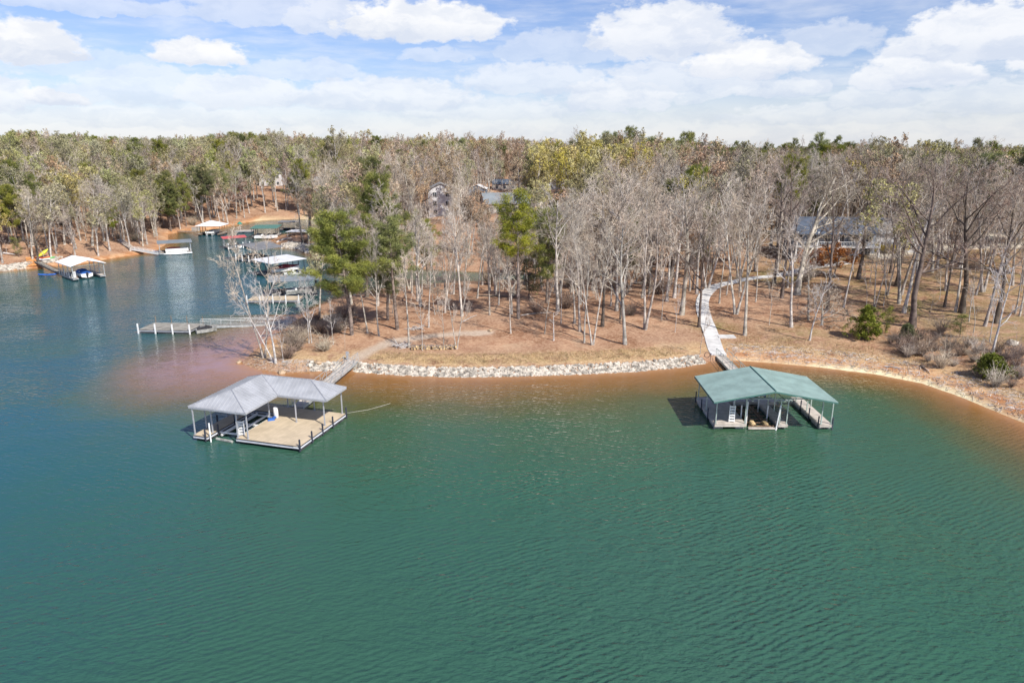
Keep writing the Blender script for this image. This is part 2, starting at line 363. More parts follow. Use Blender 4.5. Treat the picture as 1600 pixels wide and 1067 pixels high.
def water_mat():
    m = bpy.data.materials.new('lake_water'); m.use_nodes = True; g = NT(m.node_tree)
    ps = g.n('ShaderNodeNewGeometry').outputs['Position']
    sd = g.attr('depthw')      # metres of water-ward distance, scaled by how gently the bed falls away
    big = g.noise(ps, .06, 5, .6); md = g.noise(ps, .3, 4, .6)
    s = g.m('ADD', sd, g.m('MULTIPLY', g.m('MULTIPLY', g.m('SUBTRACT', big, .5), 10.), g.map(sd, 0, 12)))
    s = g.m('ADD', s, g.m('MULTIPLY', g.m('MULTIPLY', g.m('SUBTRACT', md, .5), 3.), g.map(sd, 0, 5)))
    c = g.ramp(g.m('DIVIDE', s, 40., clamp=True), [(0, (.37, .18, .075)), (.06, (.245, .118, .040)), (.15, (.16, .095, .030)), (.25, (.085, .085, .030)), (.40, (.046, .098, .048)), (.70, (.033, .100, .060)), (1, (.034, .096, .064))])
    c = g.mix(g.m('MULTIPLY', g.attr('rosy'), g.map(md, .3, .6, .35, .85)), c, (.30, .185, .20))
    sx = g.n('ShaderNodeSeparateXYZ'); g.t.links.new(ps, sx.inputs[0])
    c = g.mix(g.m('MULTIPLY', g.m('MULTIPLY', g.map(sx.outputs[0], -12., -55., .05, .85), g.map(s, 8., 20.)), g.map(big, .3, .6, .5, 1.)), c, (.012, .082, .118))  # blue sky reflection painted into the base colour, growing towards the left
    # wind ripples: crests run roughly left-right and drift, with a calmer lee near the shore
    def rot(a, sx, sy):
        mp = g.n('ShaderNodeMapping'); mp.inputs['Rotation'].default_value = (0, 0, R(a)); mp.inputs['Scale'].default_value = (sx, sy, 1); g.t.links.new(ps, mp.inputs[0]); return mp.outputs[0]
    r1 = g.noise(rot(38, .42, 1.), 2.2, 3, .5, .5); r2 = g.noise(rot(-36, .5, 1.), 4.6, 3, .5, .4); r3 = g.noise(rot(62, .5, 1.), .34, 3, .5); r4 = g.noise(rot(5, .45, 1.), .75, 2, .45, .6)
    def wave(a, sc):
        wv = g.n('ShaderNodeTexWave', wave_type='BANDS', bands_direction='Y', wave_profile='SIN'); g.t.links.new(rot(a, .6, 1.), wv.inputs[0]); wv.inputs['Scale'].default_value = sc; wv.inputs['Distortion'].default_value = 5.5; wv.inputs['Detail'].default_value = 2; wv.inputs['Detail Scale'].default_value = .9; return wv.outputs['Fac']
    wv1 = g.m('MULTIPLY', wave(38, .6), g.noise(ps, .12, 2, .5)); wv2 = g.m('MULTIPLY', wave(-42, .8), g.map(g.noise(g.vmul(ps, (1, 1, 3)), .09, 2, .5), .35, .65))
    calm = g.map(g.noise(ps, .025, 3, .5), .35, .6, .45, 1.)
    hh = g.m('ADD', g.m('ADD', g.m('MULTIPLY', wv1, .16), g.m('MULTIPLY', wv2, .12)), g.m('ADD', g.m('ADD', g.m('MULTIPLY', r1, .52), g.m('MULTIPLY', r4, .55)), g.m('ADD', g.m('MULTIPLY', r2, .26), g.m('MULTIPLY', r3, .25))))
    st_ = g.m('MULTIPLY', calm, g.map(sd, 0, 6, .35, 1.))
    def bump(dist):
        bp = g.n('ShaderNodeBump'); bp.inputs['Distance'].default_value = dist; g.t.links.new(st_, bp.inputs['Strength']); g.t.links.new(hh, bp.inputs['Height']); return bp.outputs[0]
    nb, ns = bump(.50), bump(.17)
    df = g.n('ShaderNodeBsdfDiffuse'); g.t.links.new(c, df.inputs[0]); g.t.links.new(nb, df.inputs['Normal'])
    gl = g.n('ShaderNodeBsdfGlossy'); gl.inputs['Roughness'].default_value = .06; g.t.links.new(ns, gl.inputs['Normal']); gl.inputs['Color'].default_value = (1, 1, 1, 1)
    fr = g.n('ShaderNodeFresnel'); fr.inputs[0].default_value = 1.333; g.t.links.new(ns, fr.inputs['Normal'])
    mx = g.n('ShaderNodeMixShader'); g.t.links.new(fr.outputs[0], mx.inputs[0]); g.t.links.new(df.outputs[0], mx.inputs[1]); g.t.links.new(gl.outputs[0], mx.inputs[2])
    o = g.n('ShaderNodeOutputMaterial'); g.t.links.new(mx.outputs[0], o.inputs[0]); return m

# ---------------------------------------------------------------- ground and water
def lines(stops):
    out = []
    for a, b, st in stops: out.append(np.arange(a, b, st))
    return np.unique(np.round(np.concatenate(out), 3))
gx = lines([(-3000, -600, 300), (-600, -180, 14), (-180, -75, 1.8), (-75, 75, .75), (75, 180, 2.5), (180, 600, 14), (600, 3001, 300)])
gy = lines([(-300, 20, 20), (20, 55, 3), (55, 125, .75), (125, 250, 1.8), (250, 700, 10), (700, 4001, 300)])
X, Y = np.meshgrid(gx, gy); SD = sdist(X, Y)
def grid_mesh(name, Z, mat, attrs, keep=None):
    ny, nx = X.shape; i = (np.arange(ny - 1)[:, None] * nx + np.arange(nx - 1)[None]); q = np.stack([i, i + 1, i + nx + 1, i + nx], -1).reshape(-1, 4)
    me = bpy.data.meshes.new(name); V = np.stack([X, Y, Z], -1).reshape(-1, 3).astype(np.float32)
    if keep is not None: q = q[keep.ravel()[q].any(1)]
    me.vertices.add(len(V)); me.vertices.foreach_set('co', V.ravel()); me.loops.add(q.size); me.loops.foreach_set('vertex_index', q.ravel().astype(np.int32))
    me.polygons.add(len(q)); me.polygons.foreach_set('loop_start', np.arange(len(q), dtype=np.int32) * 4); me.polygons.foreach_set('loop_total', np.full(len(q), 4, np.int32))
    me.polygons.foreach_set('use_smooth', np.ones(len(q), bool)); me.update(calc_edges=True)
    for k, a in attrs.items():
        at = me.attributes.new(k, 'FLOAT', 'POINT'); at.data.foreach_set('value', a.ravel().astype(np.float32))
    me.materials.append(mat); o = bpy.data.objects.new(name, me); COL.objects.link(o); tag(o, kind='structure'); return o
def polyd(pts, x=None, y=None):
    x = X if x is None else x; y = Y if y is None else y
    best = np.full(x.shape, 1e9)
    for (ax, ay), (bx, by) in zip(pts[:-1], pts[1:]):
        dx, dy = bx - ax, by - ay; t = np.clip(((x - ax) * dx + (y - ay) * dy) / (dx * dx + dy * dy), 0, 1)
        best = np.minimum(best, np.hypot(x - ax - t * dx, y - ay - t * dy))
    return best
def hits(l): return [tuple(hit(*p))[:2] for p in l]
Z = hgt(X, Y, SD)
trail = hits([(548, 566), (562, 556), (585, 545), (610, 534), (650, 528), (700, 522), (760, 520)])
PXX = 800 + F * X / np.maximum(Y * CP + (HC - Z) * SP, 1)
ripm = sst(-37, -35, X) * sst(27.4, 26.2, X) * sst(95, 88, Y)
grass = np.clip(.55 * sst(44, 62, X) * sst(74, 92, Y) * .95 + np.exp(-((X - 41) ** 2 + (Y - 96) ** 2) / 30) * .55 + np.exp(-((X - 30) ** 2 + (Y - 101) ** 2) / 12) * .8 + np.exp(-((X - 47) ** 2 / 60 + (Y - 130) ** 2 / 40)) * .9, 0, 1) * (nz(X, Y, 14, 2) * .35 + .75)
straw = np.clip(sst(9, 3, SD) * sst(1.2, 2.5, SD) * (X > -34) * (X < 75) * (Y < 112) * (1 - .5 * sst(30, 28, X) * 0), 0, 1)
dirt = np.maximum(sst(1.5, .5, polyd(trail) + nz(X, Y, 2.5, 1) * .25) * .9, 0)
lane = np.zeros_like(X)
for (a, w) in (([(1376, 398), (1420, 392), (1500, 385), (1620, 380)], 2.5), ([(1180, 327), (1300, 327)], 3), ([(1450, 372), (1640, 366)], 3.5), ([(760, 305), (840, 306)], 3)):
    lane = np.maximum(lane, sst(w + 1, w, polyd(hits(a))))
clay = np.clip(np.maximum(sst(5., 2., SD + nz(X, Y, 5, 3) * .8) * (1 - ripm), 0), 0, 1)
clay = np.where(Y > 113, sst(2.6, .8, SD) * .9 * np.where((X > -36) & (Y < 200), .1, 1), clay * np.where((X > 27) & (X < 46), .62, .9))
sand = np.clip(sst(1.15, .5, SD + nz(X, Y, 5, 1) * .25) * sst(36, 42, X) * sst(69, 73, Y) * (Y < 95) + sst(.8, .2, SD) * sst(28, 30, X) * .5 * (Y < 95) + sst(3, 1, SD) * (X > -95) * (X < -30) * (Y > 236) * .7, 0, 1)
ground = grid_mesh('ground', Z, ground_mat(), dict(grass=np.clip(grass, 0, 1), straw=straw, dirt=dirt, lane=lane, clay=clay, sand=sand))
wfac = 1 + .9 * np.exp(-((X + 38) ** 2 / 90 + (Y - 84) ** 2 / 200)) + 0 * X
wfac = np.where((Y > 113), .35 - .22 * (X > -38), wfac)
wfac = np.where(X > 25, 1.0 - .35 * sst(25, 38, X), wfac)
depthw = np.maximum(-SD, 0) / wfac
rosy = np.clip(np.exp(-((X + 40) ** 2 / 70 + (Y - 88) ** 2 / 150)) * 1.1 + np.exp(-((X + 45) ** 2 / 60 + (Y - 84) ** 2 / 30)) * .12, 0, 1) * sst(0, 2.5, -SD) * .85
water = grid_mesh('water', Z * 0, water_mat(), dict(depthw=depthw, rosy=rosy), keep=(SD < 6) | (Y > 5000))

# ---------------------------------------------------------------- stones of the shore wall
rr = np.random.RandomState(3)
ico_v = []; 
def stone_verts(r, rs):
    v = np.array([(i, j, k) for i in (-1, 1) for j in (-1, 1) for k in (-1, 1)], float) * rs.uniform(.55, 1., (8, 3)); v *= np.array([r, r * rs.uniform(.6, 1), r * rs.uniform(.45, .8)])
    top = np.array([(0, 0, r * .85), (0, 0, -r * .85), (r * 1.1, 0, 0), (-r * 1.1, 0, 0), (0, r, 0), (0, -r, 0)]) * rs.uniform(.7, 1.05, (6, 1))
    v = np.concatenate([v, top]); a, b = rs.uniform(0, 6.28, 2); ca, sa = math.cos(a), math.sin(a)
    v = np.stack([v[:, 0] * ca - v[:, 1] * sa, v[:, 0] * sa + v[:, 1] * ca, v[:, 2]], 1); cb, sb = math.cos(b * .15), math.sin(b * .15)
    return np.stack([v[:, 0], v[:, 1] * cb - v[:, 2] * sb, v[:, 1] * sb + v[:, 2] * cb], 1)
SF = []
for q, c in (((0, 1, 3, 2), 11), ((4, 6, 7, 5), 10), ((0, 4, 5, 1), 13), ((2, 3, 7, 6), 12), ((0, 2, 6, 4), 9), ((1, 5, 7, 3), 8)):
    for i in range(4): SF.append((q[i], q[(i + 1) % 4], c))
SF = np.array(SF)
def stones(name, pts, rmin, rmax, mat, parent=None):
    b = MB(); zz = batch_h(pts)
    for (x, y), z in zip(pts, zz):
        r = rr.uniform(rmin, rmax) ; b.add(stone_verts(r, rr) + (x, y, max(z, -.1) + r * .25), SF)
    return b.build(name, mat, parent)
def along_shore(px0, px1, smin, smax, n):
    pts = []
    seg = [(p, SH[i]) for i, p in enumerate(shore_px) if i >= shore_px.index((377, 567))]
    xs = np.array([s[1][0] for s in seg]); ys = np.array([s[1][1] for s in seg]); pp = np.array([s[0][0] for s in seg])
    for _ in range(n):
        q = rr.uniform(px0, px1); x = np.interp(q, pp, xs); y = np.interp(q, pp, ys); x2 = np.interp(q + 5, pp, xs); y2 = np.interp(q + 5, pp, ys)
        t = np.array([x2 - x, y2 - y]); t /= np.linalg.norm(t); s = rr.uniform(smin, smax); pts.append((x - t[1] * s, y + t[0] * s))
    return pts
tag(stones('riprap_stones', along_shore(551, 1104, -.35, 1.5, 3700) + along_shore(484, 532, .1, 1.6, 300), .07, .22, M['stone']), kind='stuff')
tag(stones('shore_rubble', along_shore(378, 484, -.3, 1.4, 420) + along_shore(1130, 1700, .2, 3.6, 700), .02, .08, M['rock']), kind='stuff')
# ---------------------------------------------------------------- tree builders
def perp(d, rs):
    a = rs.normal(size=3); a -= d * (a @ d); return a / (np.linalg.norm(a) + 1e-9)
def grow(out, p, d, L, r0, lvl, spec, rs):
    """spec per level: (segments, child count, child angle range, length ratio, t-min, upward pull, jitter)"""
    nseg, nch, ang, ratio, tmin, up, jit = spec[lvl]; pts = [p.copy()]; d = d / np.linalg.norm(d); dirs = [d]
    for i in range(nseg):
        d = d + rs.normal(size=3) * jit + np.array([0, 0, up]); d /= np.linalg.norm(d); pts.append(pts[-1] + d * L / nseg); dirs.append(d)
    rad = np.linspace(r0, max(r0 * (.3 if lvl else .22), .012), nseg + 1); out[lvl].append((np.array(pts), rad))
    if lvl + 1 >= len(spec): return
    for c in range(nch):
        t = tmin + (1 - tmin) * (c + rs.uniform(.1, .9)) / nch; k = min(int(t * nseg), nseg - 1); f = t * nseg - k
        q = pts[k] * (1 - f) + pts[k + 1] * f; dd = dirs[k + 1]; a = R(rs.uniform(*ang)); nd = dd * math.cos(a) + perp(dd, rs) * math.sin(a)
        rr_ = (rad[k] * (1 - f) + rad[k + 1] * f); grow(out, q, nd, L * ratio * rs.uniform(.7, 1.25) * (1.15 - .55 * t), min(rr_ * .62, r0 * .55), lvl + 1, spec, rs)
def bare_tree(seed, H=20., cb=.45, limb=(28, 55), ln=.34, fork=False, r0=.26, n1=12, wide=1., lean=0., twr=.018, n3=6, n2=6):
    rs = np.random.RandomState(seed); spec = [(9, n1, limb, ln * wide, cb, .02, .045), (6, n2, (28, 58), .46, .25, .07, .13), (4, n3, (25, 60), .55, .2, .06, .17), (3, 4, (25, 60), .6, .2, .03, .2), (1, 0, (0, 0), 0, 0, 0, 0)]
    out = [[] for _ in range(5)]; d0 = np.array([lean, 0, 1.])
    if fork:
        for k in (-1, 1): grow(out, np.array([.15 * k, 0, 0]), d0 + np.array([.13 * k, .05 * k, 0]), H * (.88 + .05 * k), r0 * .8, 0, spec, rs)
    else: grow(out, np.zeros(3), d0, H * .9, r0, 0, spec, rs)
    tr = MB(); cr = MB()
    for pts, rad in out[0]:
        rad = rad.copy(); rad[0] *= 1.35; tr.tube(np.vstack([pts[0] - (0, 0, .5), pts]), np.concatenate([[rad[0] * 1.1], rad]), 7)
    for pts, rad in out[1]: tr.tube(pts, rad, 5, cap=False)
    for lv, n in ((2, 4), (3, 3)):
        for pts, rad in out[lv]: cr.tube(pts, np.maximum(rad, twr * (.9 if lv == 3 else 1.2)), n, cap=False)
    V = []; 
    for pts, rad in out[4]:
        a, b = pts[0], pts[-1]; w = perp((b - a) / np.linalg.norm(b - a), rs) * twr * .8; V += [a - w, a + w, b + w * .5, b - w * .5]
    if V: cr.add(np.array(V), np.arange(len(V)).reshape(-1, 4))
    tips = np.array([p[0][-1] for p in out[4]])
    return tr, cr, tips
def leaves(mb, cen, per, spread, size, rs, m=0, aspect=.6, flat=0):
    n = len(cen) * per; c = np.repeat(cen, per, 0) + rs.normal(size=(n, 3)) * spread
    a = rs.normal(size=(n, 3)); a[:, 2] *= (1 - flat); a /= np.linalg.norm(a, axis=1)[:, None]; b = rs.normal(size=(n, 3)); b -= a * (a * b).sum(1)[:, None]; b /= np.linalg.norm(b, axis=1)[:, None]
    s = size * rs.uniform(.6, 1.3, (n, 1)); a *= s; b *= s * aspect
    v = np.stack([c - a - b * .3, c - a * .1 + b, c + a, c - a * .1 - b], 1).reshape(-1, 3); mb.add(v, np.arange(n * 4).reshape(-1, 4), m)
def pine(seed, H=20., cb=.45, Lb=3.4, dens=1., r0=.24, top=1., zst=.022, tu=95):
    rs = np.random.RandomState(seed); tr = MB(); cr = MB(); k = 10; pts = [np.zeros(3)]; d = np.array([0, 0, 1.])
    for i in range(k): d = d + np.append(rs.normal(size=2) * .03, .12); d /= np.linalg.norm(d); pts.append(pts[-1] + d * H * .97 / k)
    pts = np.array(pts); tr.tube(np.vstack([pts[0] - (0, 0, .5), pts]), np.concatenate([[r0 * 1.3], np.linspace(r0 * 1.15, .04, k + 1)]), 7); cen = []
    z = cb * H
    for _ in range(int(9 * rs.uniform(.5, 1))):     # dead stubs under the crown
        zz = rs.uniform(.25, cb) * H; a = rs.uniform(0, 6.28); q = np.array([np.interp(zz, pts[:, 2], pts[:, j]) for j in range(3)]); tr.tube([q, q + np.array([math.cos(a), math.sin(a), .1]) * rs.uniform(.6, 1.8)], [.03, .012], 3, cap=False)
    while z < H * .97:
        t = (z - cb * H) / (H * (1 - cb)); prof = (min(1, .45 + t * 2.2) * (1 - t) ** .55 * top + .12); nb = rs.randint(2, 5)
        for _ in range(nb):
            a = rs.uniform(0, 6.28); L = Lb * prof * rs.uniform(.55, 1.2); q = np.array([np.interp(z, pts[:, 2], pts[:, j]) for j in range(3)]); up = .15 + .5 * t
            bp = [q]; dd = np.array([math.cos(a), math.sin(a), up])
            for i in range(4): bp.append(bp[-1] + dd * L / 4); dd = dd + np.array([rs.normal() * .18, rs.normal() * .18, .06])
            tr.tube(bp, np.linspace(.06, .015, 5), 3, cap=False); bp = np.array(bp)
            for i in range(max(2, int(L * 1.9 * dens))): 
                u = rs.uniform(.45, 1.08); c = np.array([np.interp(u, np.linspace(0, 1, 5), bp[:, j]) for j in range(3)]); cen.append(c + rs.normal(size=3) * (.33, .33, .14) * L * .32)
        z += H * zst * rs.uniform(.7, 1.4)
    cen = np.array(cen)
    leaves(cr, cen, tu, .27, .22, rs, aspect=.11)
    return tr, cr, None
def cedar(seed, H=6., Wd=2.6, cone=.7):
    rs = np.random.RandomState(seed); tr = MB(); cr = MB(); tr.tube([(0, 0, -.3), (0, 0, H * .5), (0, 0, H * .9)], [.14, .09, .02], 6); cen = []
    for _ in range(340):
        t = rs.uniform(0.03, 1) ; rmax = Wd * ((1 - t) ** cone) * min(1, .55 + t * 3) ; a = rs.uniform(0, 6.28); r = rmax * rs.uniform(.35, 1.12) * (1 + .28 * math.sin(a * 3 + seed + t * 5) + .18 * math.sin(a * 7 + t * 11)) * (.8 if int(t * 9) % 2 else 1.08); cen.append((r * math.cos(a), r * math.sin(a), H * t * .97 + r * .12))
    for c in cen[:60]: tr.tube([(0, 0, max(.2, c[2] - .5)), c], [.03, .01], 3, cap=False)
    leaves(cr, np.array(cen)[rs.rand(len(cen)) > .3], 42, .19, .15, rs, aspect=.3); return tr, cr, None
def brush(seed, H=2.2, Wd=1.8, n=60):
    """a many-stemmed leafless shrub"""
    rs = np.random.RandomState(seed); cr = MB(); tr = MB()
    for i in range(n):
        a = rs.uniform(0, 6.28); p = np.array([math.cos(a), math.sin(a), 0]) * rs.uniform(0, .35); d = np.array([math.cos(a) * rs.uniform(.1, Wd / H * 1.1), math.sin(a) * rs.uniform(.1, Wd / H * 1.1), 1.]); pts = [p]
        for k in range(4): pts.append(pts[-1] + d * H * rs.uniform(.15, .28)); d = d + rs.normal(size=3) * .25
        (tr if i < 8 else cr).tube(pts, np.linspace(.03, .012, 5), 3, cap=False)
        for k in range(9):
            q = pts[rs.randint(1, 5)]; e = q + (rs.normal(size=3) * .35 + np.array([0, 0, .25])) * H * .35; cr.tube([q, e], [.014, .009], 3, cap=False)
    return tr, cr, None

PROTO = {}     # kind -> list of (trunk mesh, crown mesh, joined mesh, height)
def add_proto(kind, tcm, mt, mc, H):
    tr, cr, _ = tcm; tm = tr.mesh('trunk', mt, True); cm = cr.mesh('crown', mc if isinstance(mc, (list, tuple)) else [mc])
    j = MB(); j.v = list(tr.v); j.f = [(f, 0) for f, _m in tr.f]; j.n = tr.n
    for v in cr.v: j.v.append(v)
    j.f += [(f + tr.n, m_ + 1) for f, m_ in cr.f]
    jm = j.mesh('tree', [mt] + (list(mc) if isinstance(mc, (list, tuple)) else [mc])); PROTO.setdefault(kind, []).append((tm, cm, jm, H))
def with_buds(seed, mats, per, size, spread, **k):
    tr, cr, tips = bare_tree(seed, **k); leaves(cr, tips, per, spread, size, np.random.RandomState(seed), m=1, aspect=.7); return tr, cr, None
for s_, kw in enumerate([dict(cb=.42), dict(cb=.5, ln=.3, n1=11), dict(cb=.38, wide=1.15, limb=(35, 65)), dict(cb=.35, fork=True, n1=8, r0=.24), dict(cb=.55, ln=.27, limb=(22, 45), n1=11), dict(cb=.4, lean=.09, wide=1.1), dict(cb=.3, wide=1.25, limb=(35, 70), n1=13, r0=.34)]):
    add_proto('bare', bare_tree(100 + s_, **kw), M['bark'], M['twig'], 20)
for s_, kw in enumerate([dict(cb=.4, r0=.3, n2=5, n3=5, ln=.38, twr=.016), dict(cb=.32, wide=1.2, r0=.36, n2=5, n3=5, ln=.4, limb=(35, 70), twr=.016)]):
    add_proto('dark', bare_tree(150 + s_, **kw), M['barkdark'], M['twigdark'], 20)
for c_, base in (('olive', 200), ('orange', 210), ('lime', 220), ('gold', 230)):
    for s_ in range(2): add_proto(c_, with_buds(base + s_, None, 1, .2, .055, cb=.4, wide=1.1), M['bark'], [M['tw_' + c_], M[c_]], 20)
add_proto('red', with_buds(240, None, 2, .12, .2, cb=.3, wide=1.1, H=13, r0=.16), M['bark'], [M['twig'], M['red']], 13)
add_proto('rust', with_buds(250, None, 3, .11, .16, cb=.18, wide=1.5, H=7, r0=.11, limb=(40, 75)), M['bark'], [M['twig'], M['rust']], 7)
for s_, kw in enumerate([dict(cb=.5), dict(cb=.36, Lb=4.4, dens=1.7), dict(cb=.58, Lb=3.4), dict(cb=.3, Lb=3.6, dens=.9)]): add_proto('pine', pine(300 + s_, **kw), M['barkpine'], M['needle'], 20)
add_proto('youngpine', pine(320, H=6, cb=.22, Lb=1.9, r0=.07, zst=.07, tu=30, dens=.8), M['barkpine'], M['needle'], 6)
add_proto('cedar', cedar(330, cone=.42), M['barkpine'], M['cedar'], 6)
add_proto('bush', cedar(331, H=2.6, Wd=1.5, cone=.45), M['barkpine'], M['cedar'], 2.6)
for s_ in range(2): add_proto('sapling', bare_tree(340 + s_, H=9, cb=.3, r0=.075, n1=9, n2=4, n3=4, ln=.3, twr=.012), M['bark'], M['twig'], 9)
add_proto('palesap', bare_tree(345, H=9, cb=.3, r0=.085, n1=9, n2=4, n3=4, ln=.34, twr=.015), M['barkpale'], M['twigpale'], 9)
add_proto('pale', bare_tree(350, H=16, cb=.3, r0=.24, n1=9, n2=4, n3=4, ln=.42, wide=1.1, limb=(35, 70), twr=.022), M['barkpale'], M['twigpale'], 16)
add_proto('pale', bare_tree(352, H=16, cb=.3, r0=.2, n1=8, n2=4, n3=4, ln=.4, lean=-.35, limb=(40, 80), twr=.022), M['barkpale'], M['twigpale'], 16)
add_proto('snag', bare_tree(360, H=5, cb=.55, r0=.14, n1=3, n2=3, n3=2, ln=.35, limb=(50, 80)), M['barkpale'], M['twigpale'], 5)
add_proto('lowshrub', bare_tree(365, H=5, cb=.08, r0=.12, n1=16, n2=7, ln=.62, limb=(45, 85), twr=.016), M['bark'], M['twig'], 5)
for s_ in range(3): add_proto('brush', brush(370 + s_), M['barkdark'], [M['twigdark'], M['twig'], M['twigdark']][s_], 2.2)
add_proto('yellowbush', (lambda t: (t[0], (leaves(t[1], np.random.RandomState(4).normal(size=(150, 3)) * (.7, .7, .5) + (0, 0, 1.1), 10, .15, .1, np.random.RandomState(5)), t[1])[1], None))(brush(380, H=1.8)), M['bark'], M['yellow'], 2.2)

NAME = dict(bare=('bare_tree', 'bare tree'), dark=('bare_tree', 'bare tree'), olive=('budding_tree', 'budding tree'), orange=('budding_tree', 'budding tree'), lime=('budding_tree', 'budding tree'), gold=('budding_tree', 'budding tree'),
    red=('budding_tree', 'budding tree'), rust=('small_tree', 'small tree'), pine=('pine_tree', 'pine tree'), youngpine=('young_pine', 'pine tree'), cedar=('cedar_bush', 'evergreen'), bush=('evergreen_bush', 'evergreen'), sapling=('sapling', 'sapling'),
    palesap=('sapling', 'sapling'), pale=('white_tree', 'bare tree'), snag=('dead_snag', 'dead tree'), lowshrub=('bare_shrub', 'shrub'), brush=('bare_shrub', 'shrub'), yellowbush=('flowering_shrub', 'shrub'))
rt = random.Random(11)
def plant(kind, loc, h, label, group=None, v=None, rz=None, tilt=(0, 0), wide=1., parts=True):
    pr = PROTO[kind]; tm, cm, jm, H = pr[(rt.randrange(len(pr)) if v is None else v) % len(pr)]; nm, cat = NAME[kind]
    rz = rt.uniform(0, 6.28) if rz is None else rz; k = h / H
    if parts:
        o = empty(nm, loc, 0, label, cat, group)
        for q, me in (('trunk', tm), ('crown', cm)):
            c = bpy.data.objects.new(q, me); COL.objects.link(c); c.parent = o
    else: o = bpy.data.objects.new(nm, jm); COL.objects.link(o); o.location = loc; tag(o, label, cat, group)
    o.rotation_euler = (tilt[0], tilt[1], rz); o.scale = (k * wide, k * wide, k); o.empty_display_size = .2 if parts else 1
    return o
def top_h(p, py):
    """height of a tree standing at p whose top shows at picture row py"""
    up = -(py - 533.5) / F; t = p.y / (CP + up * SP); return HC + t * (-SP + up * CP) - p.z
